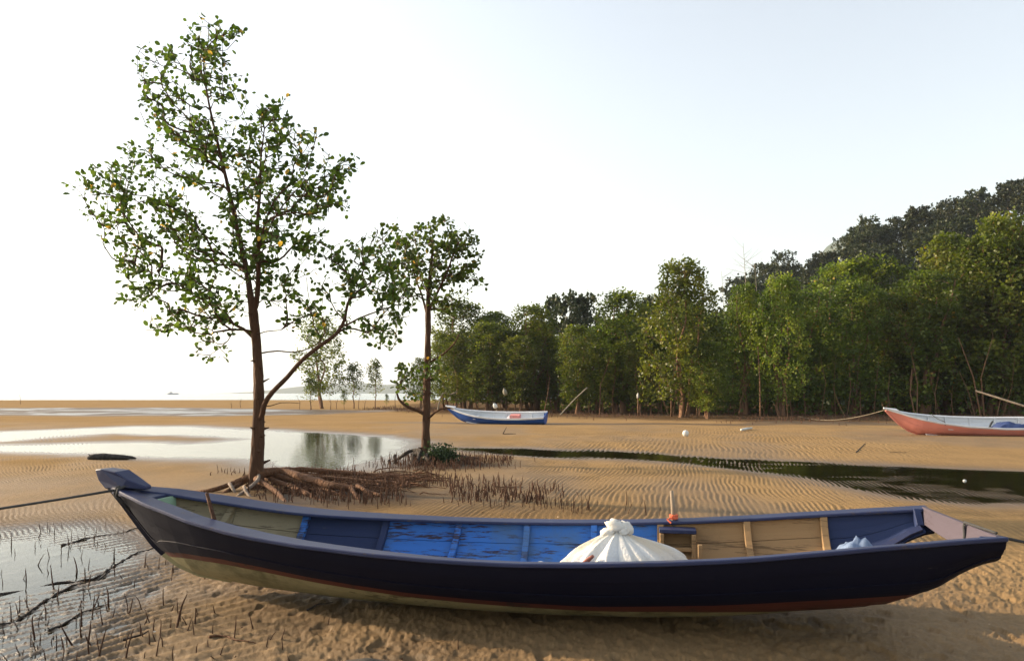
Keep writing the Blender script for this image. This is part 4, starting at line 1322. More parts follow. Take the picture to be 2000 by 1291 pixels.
T1Y = 11.6
TREE1 = hero_tree('mangrove_tree', 'tall leafy mangrove tree standing on exposed roots behind the navy boat', (503, 925), T1Y,
    [(502, 962, .17, 0), (501, 925, .150, 0), (503, 890, .125, 0), (504, 840, .112, 0), (506, 780, .098, 0), (504, 720, .088, 0), (500, 665, .085, 0), (496, 625, .088, 0), (494, 600, .080, 0), (488, 570, .062, 0),
     (476, 520, .052, .1), (462, 470, .045, .15), (450, 410, .040, .15), (440, 360, .034, .1), (428, 300, .028, .05), (416, 240, .022, 0), (404, 180, .017, 0), (398, 125, .013, 0), (406, 85, .009, 0), (408, 45, .006, 0)],
    [[(498, 615, .055, 0), (508, 560, .052, -.1), (513, 500, .044, -.2), (516, 440, .036, -.3), (523, 380, .028, -.35), (526, 330, .020, -.4), (533, 270, .012, -.4)],
     [(512, 505, .026, -.2), (530, 445, .024, -.3), (550, 400, .020, -.3), (575, 368, .016, -.2), (612, 362, .010, -.1)],
     [(451, 405, .022, .15), (468, 360, .020, .3), (484, 325, .016, .5), (495, 285, .010, .6)],
     [(480, 535, .024, .1), (440, 505, .020, .4), (395, 470, .016, .6), (350, 430, .012, .8), (290, 400, .008, .9)],
     [(497, 662, .038, 0), (472, 642, .034, .1), (446, 630, .030, .2), (427, 608, .026, .3), (400, 592, .022, .3), (350, 560, .016, .2), (290, 530, .010, .1)],
     [(452, 633, .012, .2), (440, 665, .010, .1), (415, 690, .006, 0)],
     [(514, 822, .058, -.05), (520, 792, .054, -.12), (540, 766, .050, -.2), (572, 738, .046, -.3), (603, 707, .043, -.4), (640, 680, .040, -.5), (672, 657, .036, -.5), (688, 628, .031, -.5), (693, 600, .027, -.5), (715, 575, .020, -.5), (752, 552, .012, -.5)],
     [(680, 648, .022, -.5), (715, 630, .018, -.6), (755, 615, .013, -.6), (790, 603, .008, -.6)],
     [(505, 690, .018, 0), (535, 684, .016, .2), (560, 686, .013, .3), (590, 678, .011, .4), (612, 660, .007, .5)],
     [(503, 655, .014, 0), (525, 650, .012, -.2), (560, 648, .008, -.3)],
     [(510, 800, .012, 0), (540, 787, .008, .2), (575, 788, .005, .3)],
     [(520, 490, .020, -.2), (548, 455, .017, -.5), (585, 425, .013, -.8), (630, 390, .008, -1.0)]],
    [(405, 70, 58, 38), (445, 65, 25, 22), (300, 105, 42, 28), (400, 125, 60, 36), (330, 165, 62, 38), (430, 165, 55, 32), (290, 205, 30, 25), (350, 225, 60, 30),
     (390, 260, 70, 35), (520, 225, 55, 28), (545, 205, 20, 18), (500, 265, 95, 38, -.3), (590, 285, 45, 32), (345, 290, 70, 32, .3), (262, 312, 45, 35), (440, 325, 110, 40), (665, 335, 36, 38), (615, 350, 65, 42, -.3),
     (150, 355, 34, 14), (215, 345, 55, 30, .3), (290, 375, 90, 36, .4), (520, 385, 110, 46), (640, 395, 48, 36, -.3), (210, 412, 58, 36, .2), (300, 435, 100, 42), (430, 450, 110, 52, .2), (560, 440, 75, 44, -.2),
     (245, 475, 45, 36), (330, 505, 100, 42), (440, 530, 95, 46), (560, 505, 75, 44, -.3), (630, 480, 40, 30), (265, 560, 55, 34), (350, 580, 90, 34), (430, 598, 55, 30), (570, 575, 65, 34), (315, 632, 40, 22), (380, 640, 55, 22), (415, 682, 34, 20),
     (610, 618, 60, 22), (690, 500, 55, 30, -.5), (750, 470, 45, 32, -.5), (740, 545, 70, 40, -.5), (672, 552, 38, 36, -.5), (775, 590, 40, 36, -.6), (725, 635, 55, 24, -.5), (755, 662, 36, 18, -.6)],
    1250, 7.2, .090, 21, .75, 'bark1', 1.9)

T2Y = 16.0
TREE2 = hero_tree('mangrove_tree', 'slender mangrove tree with a dark shrub at its foot by the tide pool', (832, 888), T2Y,
    [(830, 912, .15, 0), (831, 885, .125, 0), (832, 840, .105, 0), (833, 780, .098, 0), (834, 720, .09, 0), (836, 660, .08, 0), (836, 610, .07, 0), (838, 560, .055, 0), (842, 515, .04, 0), (846, 475, .025, 0), (842, 445, .012, 0)],
    [[(836, 610, .04, 0), (858, 570, .034, -.2), (876, 535, .028, -.3), (890, 500, .020, -.4), (905, 470, .012, -.4)],
     [(835, 620, .034, 0), (822, 575, .03, .2), (808, 540, .022, .3), (798, 500, .014, .4)],
     [(829, 806, .05, 0), (806, 798, .045, -.1), (787, 786, .036, -.2), (778, 768, .028, -.2), (786, 745, .016, -.2)],
     [(838, 708, .03, 0), (868, 692, .026, -.2), (890, 672, .020, -.3), (898, 655, .014, -.3)],
     [(838, 818, .035, 0), (852, 804, .03, -.2), (872, 796, .022, -.3), (888, 798, .012, -.3)]],
    [(835, 445, 26, 14), (872, 440, 18, 12), (805, 478, 36, 26), (888, 462, 34, 22), (918, 492, 22, 36), (845, 495, 50, 28), (905, 535, 36, 20), (940, 552, 14, 10), (795, 525, 38, 24), (765, 478, 24, 18), (768, 442, 8, 6), (850, 545, 46, 24), (785, 572, 34, 20), (915, 448, 10, 10), (740, 520, 20, 18),
     (802, 738, 30, 34), (868, 585, 34, 22), (845, 720, 26, 20)],
    330, 8.0, .105, 22, .7, 'bark1', 1.6)

# ---- exposed roots of the two near trees: children of the trees they feed
def add_roots(tree, paths, mat):
    O = np.array(tree.location)
    for p in paths:
        P = []
        for x, y, z, r in p:
            q = px(x, y, z)
            P.append((q[0] - O[0], q[1] - O[1], q[2] - O[2], r))
        S = spline(P, .08)
        mb = MB(); mb.add(*trunk_geo(S, 7, .22, len(P)))
        mb.build('root', M[mat], tree, True)
add_roots(TREE1, [
    [(500, 925, .25, .085), (545, 921, .24, .075), (590, 931, .20, .066), (640, 946, .14, .058), (675, 952, .10, .050), (705, 957, .07, .040), (745, 968, .03, .03)],
    [(686, 953, .10, .040), (692, 964, .06, .034), (703, 979, -.02, .028)],
    [(697, 948, .13, .034), (713, 957, .09, .032), (730, 974, -.02, .026)],
    [(520, 920, .22, .06), (590, 917, .16, .05), (660, 922, .10, .045), (740, 928, .05, .04), (800, 930, .03, .03), (840, 934, -.03, .02)],
    [(530, 928, .18, .05), (600, 944, .10, .045), (650, 962, .03, .035), (690, 975, -.03, .02)],
    [(540, 925, .17, .04), (620, 932, .10, .04), (700, 938, .05, .035), (790, 945, .02, .03), (850, 950, -.03, .02)],
    [(500, 935, .18, .05), (540, 960, .06, .04), (560, 985, -.03, .03)],
    [(495, 930, .20, .06), (455, 944, .10, .045), (415, 956, .04, .035), (370, 962, -.03, .025)],
    [(490, 933, .16, .05), (460, 950, .06, .04), (430, 968, -.03, .03)],
    [(510, 930, .16, .045), (580, 955, .06, .04), (640, 985, -.03, .03)]], 'root')
add_roots(TREE1, [
    [(506, 925, .24, .030), (503, 938, .18, .028), (490, 950, .10, .026), (474, 962, .03, .024), (458, 974, -.03, .02)],
    [(476, 950, .12, .026), (482, 962, .05, .024), (494, 975, -.03, .02)],
    [(448, 944, .12, .028), (456, 956, .05, .026), (460, 966, -.03, .02)]], 'root_pale')
add_roots(TREE2, [
    [(828, 880, .26, .06), (805, 880, .24, .035), (792, 886, .18, .042), (780, 894, .08, .035), (765, 902, -.04, .025)],
    [(826, 884, .22, .055), (808, 888, .16, .05), (806, 900, .04, .045), (806, 912, -.06, .04)],
    [(835, 884, .2, .06), (870, 885, .14, .035), (905, 892, .06, .04), (940, 897, -.03, .03)],
    [(832, 888, .2, .06), (840, 902, .06, .05), (850, 914, -.05, .04)],
    [(820, 886, .2, .05), (815, 902, .05, .045), (800, 912, -.05, .03)]], 'wet_root')

# hanging rootlets under the raised root plates
def rootlets(tree, n, cx, cy, rx, ry, seed, zmax):
    rng = np.random.default_rng(seed); O = np.array(tree.location); mb = MB()
    for _ in range(n):
        x = cx + rng.uniform(-1, 1) * rx; y = cy + rng.uniform(-1, 1) * ry
        z = rng.uniform(.3, 1) * zmax
        p = px(x, y, 0); g = gz(p[0], p[1])
        a = np.array((p[0], p[1], g - .03)) - O; b = a + np.array((rng.normal() * .05, rng.normal() * .05, z + .03))
        m = (a + b) / 2 + rng.normal(size=3) * .02
        r = rng.uniform(.006, .016)
        mb.tube([a, m, b], [r, r * .9, r * .7], 5)
    o = mb.build('rootlets', M['stick'], tree); o['kind'] = 'stuff'
def root_tangle(tree, n, seed):
    rng = np.random.default_rng(seed); O = np.array(tree.location); mb = MB()
    for _ in range(n):
        x = rng.uniform(530, 830); y = np.interp(x, [530, 830], [945, 940]) + rng.normal() * 11
        L = rng.uniform(.3, 1.0); p = px(x, y); a = rng.normal() * .35 + (0 if rng.random() < .7 else 1.2)
        P = []
        for k in range(6):
            t = k / 5; qx = p[0] + math.cos(a) * L * t + rng.normal() * .02; qy = p[1] + math.sin(a) * L * t + rng.normal() * .02
            P.append((qx - O[0], qy - O[1], gz(qx, qy) + .01 + .07 * math.sin(math.pi * t) * rng.random() - O[2]))
        r = rng.uniform(.008, .022)
        mb.tube(P, [r * (1 - .6 * k / 5) for k in range(6)], 5)
    o = mb.build('root_tangle', M['root'], tree, True); o['kind'] = 'stuff'
root_tangle(TREE1, 130, 8)
rootlets(TREE1, 170, 590, 955, 110, 22, 5, .17)
rootlets(TREE2, 60, 830, 900, 30, 10, 6, .22)

# dark shrub at the foot of the slender tree
def low_shrub():
    rng = np.random.default_rng(9)
    c = px(862, 905)
    root = empty('low_shrub', (c[0], c[1], gz(c[0], c[1])))
    tag(root, 'dark low shrub huddled at the foot of the slender mangrove', 'shrub')
    sk = Skeleton()
    sk.limb([(0, 0, -.05), (.0, .02, .12)], [.03, .02], .05, True)
    nf = len(sk.P)
    T = []
    for _ in range(150):
        v = rng.normal(size=3); v /= np.linalg.norm(v); q = rng.random() ** .4
        T.append((v[0] * .42 * q, v[1] * .40 * q, .05 + abs(v[2]) * .36 * q))
    tips = sk.grow(T, rng, .3, .1, 0, .12)
    r = sk.radii(.003, .45, .02); P = np.array(sk.P); par = np.array(sk.par); idx = np.arange(nf, len(P))
    link('branches', edges_mesh('branches', P[par[idx]], P[idx], r[par[idx]], r[idx], 3), M['wet_root'], root)['kind'] = 'stuff'
    pos, dr, sz = leaves_on(sk, tips, rng, 14, .055, .9)
    link('foliage', leaf_mesh('foliage', pos, dr, sz, rng.random(len(pos)), rng), M['leaf_dark'], root)['kind'] = 'stuff'
low_shrub()

# two broken stumps by the pool
def stump(x, y, h, r, label):
    p = px(x, y); rng = np.random.default_rng(int(x))
    S = np.array([(0, 0, -.1, r * 1.2), (.01, 0, h * .4, r), (.0, .01, h * .8, r * .95), (.015, 0, h, r * .75)])
    mb = MB(); mb.add(*trunk_geo(spline(S, .04), 9, .25, int(x)))
    mb.tube([(r * .3, 0, h * .8), (r * .5, .01, h * 1.15)], [r * .4, r * .15], 5)
    o = mb.build('tree_stump', M['wet_root'], None, True, loc=(p[0], p[1], gz(p[0], p[1])))
    tag(o, label, 'stump')
stump(771, 903, .19, .042, 'taller broken black stump at the edge of the tide pool')
stump(760, 904, .09, .036, 'shorter broken black stump beside the taller stump')

# ------------------------------------------------------------------ forest of mangroves
def proto(seed, h, halfw, stems, ntar, per, lsize, leafm, barkm, low=.16, r0=.12, simple=True, lean=0.0, top=1.0, gap=0.0, skirt=.9, prof=(.97, 1.0, .93, .70, .32)):
    """meshes of one tree kind, h metres tall"""
    rng = np.random.default_rng(seed)
    sk = Skeleton(); tr = []
    for s in range(stems):
        a = rng.uniform(0, 2 * np.pi) if stems > 1 else 0
        off = np.array((math.cos(a), math.sin(a), 0)) * (.16 * s)
        out = np.array((math.cos(a), math.sin(a), 0)) * halfw * (.35 if stems > 1 else .08)
        hh = h * (.93 if s == 0 else rng.uniform(.6, .85))
        n = 7; pts = []; rad = []
        for k in range(n):
            t = k / (n - 1)
            pts.append(off + out * t ** 1.2 + np.array((lean * t * h, 0, -.25 + (hh + .25) * t)) + rng.normal(size=3) * np.array((.07, .07, 0)) * halfw * (.3 + t) * (k > 0))
            rad.append(r0 * (1.25 if k == 0 else 1) * (1 - .9 * t) + .008)
        if s == 0: ids, S = sk.limb(pts, rad, .3, True)
        else:
            i0 = sk.add(pts[0], -1, rad[0]); ids, S = sk.limb(pts, rad, .3)
        tr.append(S)
    mb = MB()
    for i, S in enumerate(tr): mb.add(*trunk_geo(S, 7, .12, seed + i))
    me_t = bpy.data.meshes.new('trunk'); me_t.from_pydata(mb.v, [], mb.f)
    me_t.polygons.foreach_set('use_smooth', np.ones(len(mb.f), bool)); me_t.materials.append(M[barkm])
    nf = len(sk.P)
    lobes = []
    for k in range(9):
        zz = rng.uniform(low + .08, .95); lobes.append((rng.uniform(0, 2 * np.pi), zz, rng.uniform(.5, 1.0)))
    T = []
    while len(T) < ntar:
        z = low + (1 - low) * rng.random() ** .85
        # narrow towards the top, fullest a third of the way up
        wz = np.interp((z - low) / (1 - low), [0, .12, .4, .7, .9, 1.0], [skirt, *prof[:4], prof[4] * top])
        a = rng.uniform(0, 2 * np.pi)
        lob = .62 + .55 * max(math.cos(min(abs((a - la + np.pi) % (2 * np.pi) - np.pi), np.pi / 2)) ** 2 * math.exp(-((z - lz) / .16) ** 2) * lw for la, lz, lw in lobes)
        q = rng.random() ** .45 * halfw * wz * lob
        if rng.random() < gap * float(noise(a * 1.5, z * 7, seed)): continue
        T.append((q * math.cos(a) + lean * z * h, q * math.sin(a), z * h))
    tips = sk.grow(T, rng, .25, .45, .35)
    r = sk.radii(.007, .5, .06); P = np.array(sk.P); par = np.array(sk.par); idx = np.arange(nf, len(P))
    idx = idx[par[idx] >= 0]
    me_b = edges_mesh('branches', P[par[idx]], P[idx], np.minimum(r[par[idx]], r[idx] * 1.3), r[idx], 3); me_b.materials.append(M[barkm])
    pos, dr, sz = leaves_on(sk, tips, rng, per, lsize, 2.6, 2)
    # leaves at a twig's tip lean to one shade so that clumps read light and dark
    cl = np.repeat(rng.beta(2, 2, len(tips)), 1)
    d = noise(pos[:, 0] * 1.1 + seed, pos[:, 2] * 1.1 + pos[:, 1] * .9, seed)
    var = np.clip(.25 * rng.random(len(pos)) + .75 * d + .05 * rng.normal(size=len(pos)), 0, .96)
    y = rng.random(len(pos)) < .006; var[y] = 1.0
    me_l = leaf_mesh('crown', pos, dr, sz, var, rng, simple, width=1.25); me_l.materials.append(M[leafm])
    return dict(trunk=me_t, branches=me_b, crown=me_l, h=h, hw=halfw)

def plant(pr, name, loc, sz, rz, label, cat='tree', group=None, wide=1.0):
    root = empty(name, loc, rz)
    root.scale = (sz * wide, sz * wide, sz)
    tag(root, label, cat, group)
    for part in ('trunk', 'branches', 'crown'):
        if pr.get(part) is None: continue
        o = link(part, pr[part], None, root)
        if part != 'trunk': o['kind'] = 'stuff'
    return root

PM = [proto(101, 9.0, 2.2, 1, 420, 20, .17, 'leaf2', 'bark2', .13, .13),
      proto(102, 9.0, 2.5, 3, 460, 20, .17, 'leaf2', 'bark2', .12, .10, prof=(1, .95, .85, .75, .45)),
      proto(103, 9.0, 1.9, 2, 330, 18, .17, 'leaf2', 'bark2', .15, .10, gap=.5, prof=(.9, 1, .8, .5, .25)),
      proto(104, 9.0, 2.4, 2, 450, 20, .17, 'leaf2', 'bark2', .10, .12, prof=(.85, .9, 1.0, .85, .5)),
      proto(105, 9.0, 2.9, 3, 520, 20, .17, 'leaf2', 'bark2', .09, .13, prof=(1, 1, .9, .62, .35)),
      proto(106, 9.0, 2.3, 2, 430, 20, .17, 'leaf2', 'bark2', .12, .11, gap=.35, prof=(.9, .8, .95, .8, .3))]

def mang(x, yb, yt, kind, label, group, wide=1.0, Y=None):
    if Y is None: Y = EYE * FPX / (yb - HZN)
    X = (x - 1000) / FPX * Y
    g = gz(X, Y)
    h = (EYE - (yt - HZN) / FPX * Y) - g
    kind = 5 if (kind in (0, 3) and int(x) % 3 == 0) else kind
    plant(PM[kind], 'mangrove_tree', (X, Y, g), h / 9.0, random.uniform(0, 6.28), label, 'tree', group, wide * random.uniform(1.08, 1.32) * (1.18 if x < 1260 else 1.0))

G1 = 'mangroves along the front edge of the forest'
front = [  # pixel x, base row, top row, kind, width, label
    (868, 804, 650, 1, .9, 'bushy mangrove beside the bow of the white and blue boat'),
    (908, 804, 592, 3, .95, 'rounded mangrove behind the bow of the white and blue boat'),
    (962, 804, 612, 0, 1.05, 'mangrove standing behind the middle of the white and blue boat'),
    (1040, 806, 600, 4, 1.0, 'broad mangrove behind the stern of the white and blue boat'),
    (1092, 806, 660, 1, .9, 'low mangrove beside the leaning pale pole'),
    (1165, 808, 640, 2, 1.1, 'slim mangrove to the right of the leaning pale pole'),
    (1216, 810, 572, 3, .9, 'pointed mangrove between the pale pole and the tallest front mangrove'),
    (1247, 812, 655, 2, .9, 'small mangrove with bent trunk behind the white ball'),
    (1330, 818, 513, 1, .82, 'tall pointed mangrove at the front edge, behind the white ball'),
    (1384, 820, 668, 3, 1.15, 'short mangrove with a thick red trunk behind the white ball'),
    (1455, 813, 560, 4, .75, 'wide mangrove under the bare dead tree'),
    (1528, 815, 540, 1, .8, 'many stemmed mangrove with pale thin stems at the forest edge'),
    (1572, 811, 640, 2, 1.0, 'small thin mangrove beside the many stemmed pale mangrove'),
    (1638, 808, 520, 0, .85, 'straight trunked mangrove inland of the pale mooring rope'),
    (1694, 808, 505, 3, .85, 'full crowned mangrove behind the end of the pale mooring rope'),
    (1765, 806, 555, 4, .75, 'wide mangrove behind the bow of the pink boat'),
    (1850, 809, 462, 0, .95, 'tall straight mangrove behind the middle of the pink boat'),
    (1905, 806, 520, 3, .8, 'mid height mangrove between the two tall ones behind the pink boat'),
    (1957, 812, 425, 1, .8, 'tallest mangrove with a thick orange trunk behind the pink boat'),
    (2050, 812, 430, 4, .75, 'spreading mangrove beyond the stern of the pink boat'),
    (2150, 812, 440, 1, .8, 'leafy mangrove far beyond the stern of the pink boat')]
for x, yb, yt, k, wd, lb in front:
    mang(x, yb, yt, k, lb, G1, wd)
prof_x = [830, 870, 900, 960, 1000, 1040, 1100, 1160, 1215, 1270, 1330, 1390, 1450, 1520, 1600, 1680, 1760, 1850, 1960, 2100, 2400]
prof_y = [690, 650, 610, 620, 650, 610, 610, 630, 590, 625, 560, 590, 575, 555, 555, 525, 560, 490, 450, 450, 440]
for row, (Y0, n, x0, dy) in enumerate(((50, 15, 890, 12), (57, 16, 850, 18), (66, 18, 880, 24))):
    for i in range(n):
        x = x0 + (2220 - x0) * (i + random.uniform(.2, .8)) / n
        Y = Y0 * random.uniform(.96, 1.05)
        if Y < np.interp((x - 1000) / FPX * Y, FOREST_EDGE_X, FOREST_EDGE_Y) + 3: Y = float(np.interp((x - 1000) / FPX * Y, FOREST_EDGE_X, FOREST_EDGE_Y)) + 5
        yt = np.interp(x, prof_x, prof_y) + dy + random.uniform(-6, 26)
        if x > 1400 and row == 2: yt += 10
        kd = random.choice((0, 1, 3, 4, 3, 4))
        fr = min(front, key=lambda f: abs(f[0] - x))
        lb = '%s mangrove %s the %s' % (('upright', 'three stemmed', '', 'two stemmed', 'broad')[kd], ('just behind', 'in the middle of the forest behind', 'deep in the forest behind')[row], ' '.join(fr[5].split()[:12]))
        lb = ' '.join(lb.split()[:16])
        while lb.split()[-1] in ('the', 'of', 'and', 'a', 'at', 'with', 'between', 'behind', 'under', 'to', 'white', 'pale', 'pink', 'in'): lb = lb.rsplit(' ', 1)[0]
        mang(x, 0, yt, kd, lb, 'mangroves inside the forest', 1.0 if row < 2 else 1.1, Y)
# lone mangroves standing off the end of the forest, the sea behind them
PS = [proto(201, 9.0, 3.0, 2, 330, 15, .20, 'leaf2', 'bark2', .17, .14, gap=.55),
      proto(202, 5.0, 1.0, 1, 70, 15, .17, 'leaf2', 'bark2', .32, .05, gap=.3, skirt=.9)]
def lone(x, yb, yt, k, label, wide=1.0):
    Y = EYE * FPX / (yb - HZN); X = (x - 1000) / FPX * Y; g = gz(X, Y)
    h = (EYE - (yt - HZN) / FPX * Y) - g
    plant(PS[k], 'mangrove_tree', (X, Y, g), h / (9.0 if k == 0 else 5.0), random.uniform(0, 6.28), label, 'tree', None, wide)
lone(630, 798, 622, 0, 'largest mangrove standing alone between the leafy tree and the sea', 1.1)
lone(691, 798, 712, 1, 'small mangrove close beside the largest lone mangrove', 1.3)
lone(733, 797, 705, 1, 'thin tall sapling mangrove standing alone against the sea', 1.05)
lone(672, 800, 762, 1, 'tiny mangrove seedling under the largest lone mangrove', 1.1)
lone(755, 797, 770, 1, 'tiny mangrove seedling right of the thin sapling mangrove', 1.0)
lone(607, 800, 738, 1, 'low mangrove bush left of the largest lone mangrove', 1.6)
lone(820, 800, 700, 0, 'bushy mangrove behind the slender mangrove trunk', 1.0)

# sapling stems standing at the forest margin
def saplings():
    rng = np.random.default_rng(55)
    for x, y, h in ((585, 799, 1.3), (645, 800, 1.2), (657, 799, 1.0), (700, 799, 1.4), (712, 800, 1.0), (772, 799, 1.5), (790, 800, 1.1), (470, 796, 1.0), (452, 797, .6), (40, 789, 1.4)):
        p = px(x, y)
        g = gz(p[0], p[1])
        mb = MB(); mb.tube([(0, 0, -.1), (rng.normal() * .05, 0, h * .5), (rng.normal() * .1, 0, h)], [.03, .025, .012], 5)
        mb.tube([(0, 0, h * .55), (.18 * rng.choice((-1, 1)), 0, h * .8)], [.012, .006], 4)
        o = mb.build('bare_sapling', M['bark2'], None, loc=(p[0], p[1], g))
        tag(o, 'thin bare sapling stem standing on the far sand', 'sapling', 'bare saplings on the far sand')
saplings()

# ------------------------------------------------------------------ trees of the hillside
PH = [proto(301, 11.0, 4.6, 1, 230, 22, .46, 'leaf3', 'bark_dark', .42, .20, top=3.0, skirt=.5),
      proto(302, 11.0, 5.2, 2, 250, 22, .46, 'leaf3', 'bark_dark', .46, .20, top=3.5, skirt=.6),
      proto(303, 12.0, 3.9, 1, 190, 20, .46, 'leaf3', 'bark_dark', .40, .18, top=2.0, gap=.4),
      proto(304, 13.0, 4.4, 1, 90, 20, .44, 'leaf3', 'bark_dark', .66, .16, top=3.0, gap=.8, skirt=.3)]
def hill_forest():
    rng = np.random.default_rng(77)
    n = 0
    for yy in np.arange(80, 140, 7.2):
        for xx in np.arange(26, 128, 7.2):
            x = xx + rng.uniform(-2, 2); y = yy + rng.uniform(-2, 2)
            if x < 1.0 * (.30 * y): continue
            if x > .92 * y: continue
            z = float(hill_z(np.array(x), np.array(y)))
            k = rng.choice([0, 1, 2, 0, 1])
            s = rng.uniform(.58, .88)
            crest = y > 122
            shape = ('round crowned', 'wide twin stemmed', 'narrow loose crowned')[k]
            size = 'large' if s > .78 else ('small' if s < .67 else 'middling')
            if crest: lb = '%s %s dark tree on the ridge of the hill against the sky' % (size, shape)
            else: lb = '%s %s dark tree on the %s of the hill' % (size, shape, 'lower slope' if y < 98 else 'upper slope')
            gp = 'trees along the hill ridge' if crest else 'trees covering the hill slope'
            plant(PH[k], 'hill_tree', (x, y, z - .3), s, rng.uniform(0, 6.28), lb, 'tree', gp)
    for x_px, top, lb in ((1535, 492, 'lone tree with a flat airy crown leaning out at the foot of the ridge'), (1700, 425, 'airy tree rising above the ridge beside the gap to the blue mountain'),
                          (1840, 398, 'airy tree standing above the middle of the ridge'), (1650, 465, 'thin airy tree at the notch in the ridge')):
        y = 126.0; x = (x_px - 1000) / FPX * y; z = float(hill_z(np.array(x), np.array(y))) - .3
        h = EYE - (top - HZN) / FPX * y - z
        plant(PH[3], 'hill_tree', (x, y, z), h / 13.0, rng.uniform(0, 6.28), lb, 'tree', None, .8)
hill_forest()
# dark tree behind the mangroves left of the hill
for x_px, top, Y, lb in ((1118, 582, 78, 'dark domed tree rising behind the mangroves near the pale pole'), (1300, 585, 84, 'dark tree crown behind the tall pointed mangrove'), (1400, 615, 80, 'dark tree crown behind the dead bare tree')):
    X = (x_px - 1000) / FPX * Y; h = EYE - (top - HZN) / FPX * Y
    plant(PH[1], 'hill_tree', (X, Y, gz(X, Y)), h / 11.0, 1.0, lb, 'tree', None, .72)

# dead bare trees over the forest
def dead_tree(x_px, top, base, Y, label, seed, r=.05):
    rng = np.random.default_rng(seed)
    X = (x_px - 1000) / FPX * Y; g = gz(X, Y); h = EYE - (top - HZN) / FPX * Y - g
    root = empty('dead_tree', (X, Y, g)); tag(root, label, 'tree')
    mb = MB(); S = spline([(0, 0, -.2, r), (.05, 0, h * .4, r * .8), (-.05, 0, h * .75, r * .5), (-.25, 0, h, .012)], .5)
    mb.add(*trunk_geo(S, 6, .1, seed)); mb.build('trunk', M['bark_pale'], root, True)
    for k in range(12):
        z = h * rng.uniform(.62, .98); a = rng.uniform(0, 6.28); L = h * .16 * rng.uniform(.5, 1)
        q = np.array((np.interp(z, S[:, 2], S[:, 0]), 0, z)); d = np.array((math.cos(a), math.sin(a), rng.uniform(.2, .9))) * L
        mb = MB(); mb.tube([q, q + d * .5 + rng.normal(size=3) * .05, q + d], [.014, .010, .005], 4); mb.build('branch', M['bark_pale'], root)
dead_tree(1458, 475, 800, 52, 'tall bare dead tree rising above the mangroves', 3)
dead_tree(1480, 515, 800, 56, 'shorter bare dead tree right of the tall dead tree', 4, .035)
dead_tree(1415, 530, 800, 58, 'thin bare dead tree left of the tall dead tree', 5, .035)

# understorey: thin stems inside the forest, past counting
def understorey():
    rng = np.random.default_rng(91); A = []; B = []; ra = []; rb = []
    for _ in range(150):
        x = rng.uniform(-6, 50); fe = np.interp(x, FOREST_EDGE_X, FOREST_EDGE_Y)
        y = fe + 4.0 + abs(rng.normal()) * 10
        if x > .95 * y: continue
        z = gz(x, y); h = rng.uniform(1.5, 5.0)
        m = np.array((x + rng.normal() * .25, y + rng.normal() * .2, z + h * .5)); e = m + np.array((rng.normal() * .3, rng.normal() * .3, h * .5))
        r = rng.uniform(.02, .055)
        A += [(x, y, z - .1), m]; B += [m, e]; ra += [r, r * .8]; rb += [r * .8, r * .4]
    me = edges_mesh('thin_stems', np.array(A), np.array(B), np.array(ra), np.array(rb), 5)
    tag(link('thin_stems', me, M['bark2']), 'thin brown stems crowded under the mangrove forest', 'stems', kind='stuff')
    # leafy undergrowth deep in the forest
    n = 26000
    x = rng.uniform(2, 62, n); fe = np.interp(x, FOREST_EDGE_X, FOREST_EDGE_Y)
    y = fe + 9 + rng.random(n) * 20
    dens = noise(x * .5, y * .5, 61)
    keep = (dens > .38) & (x < .95 * y)
    x, y, dens = x[keep], y[keep], dens[keep]
    z = ground(x, y) + rng.random(len(x)) ** 1.2 * (1.0 + 3.6 * dens) + .1
    D = rng.normal(size=(len(x), 3)); D[:, 2] *= .6
    me = leaf_mesh('undergrowth', np.stack([x, y, z], 1), D, rng.uniform(.18, .34, len(x)), np.clip(dens * .8 + .1 * rng.normal(size=len(x)), 0, .9), rng, True, width=1.3)
    tag(link('undergrowth', me, M['leaf2']), 'leafy green undergrowth beneath the mangrove forest', 'undergrowth', kind='stuff')
understorey()

# ------------------------------------------------------------------ breathing roots (pneumatophores)
def stick_mesh(i):
    rng = np.random.default_rng(500 + i)
    b = rng.normal(size=2) * .10; c = b * 1.7 + rng.normal(size=2) * .08
    b = b * .55; c = c * .55
    P = [(0, 0, -.12, .045), (b[0] * .4, b[1] * .4, .3, .038), (b[0], b[1], .65, .032), (c[0], c[1], 1.0, .012)]
    S = spline(P, .22)
    V, F = trunk_geo(S, 6, .2, i)
    me = bpy.data.meshes.new('breathing_root'); me.from_pydata(V, [], F)
    me.polygons.foreach_set('use_smooth', np.ones(len(F), bool)); me.materials.append(M['stick'])
    return me
STICKS = [stick_mesh(i) for i in range(12)]

def one_stick(x, y, h, lean, label, group, rng, thick=1.0):
    o = bpy.data.objects.new('breathing_root', STICKS[rng.integers(12)])
    COL.objects.link(o)
    o.location = (x, y, gz(x, y) - .005)
    k = h * thick * rng.uniform(.8, 1.2)
    o.scale = (max(k, .085) * 1.05, max(k, .085) * 1.05, h)
    o.rotation_euler = (rng.normal() * lean, rng.normal() * lean + lean * .3, rng.uniform(0, 6.28))
    size = 'tall' if h > .11 else ('stubby' if h < .06 else 'thin')
    if label == 'bow':
        spot = 'in wet sand by the puddle left of' if (x < -2.6 and y < 8) else ('on the sand under' if y < 5.6 else 'beside the stem at')
        label = '%s dark breathing root %s the navy boat bow' % (size, spot)
    else:
        label = '%s brown breathing root %s behind the navy boat' % (size, 'beside the tree roots' if x < -.8 else 'at the open end of the bed')
    tag(o, label, 'breathing root', group)

def in_boat(x, y, m=.02):
    c, s = math.cos(R(9.7)), math.sin(R(9.7))
    u = x * c - (y - 5.2) * s; v = x * s + (y - 5.2) * c
    return -3.3 < u < 3.05 and abs(v) < BH.at(u)[0] * .8 + m

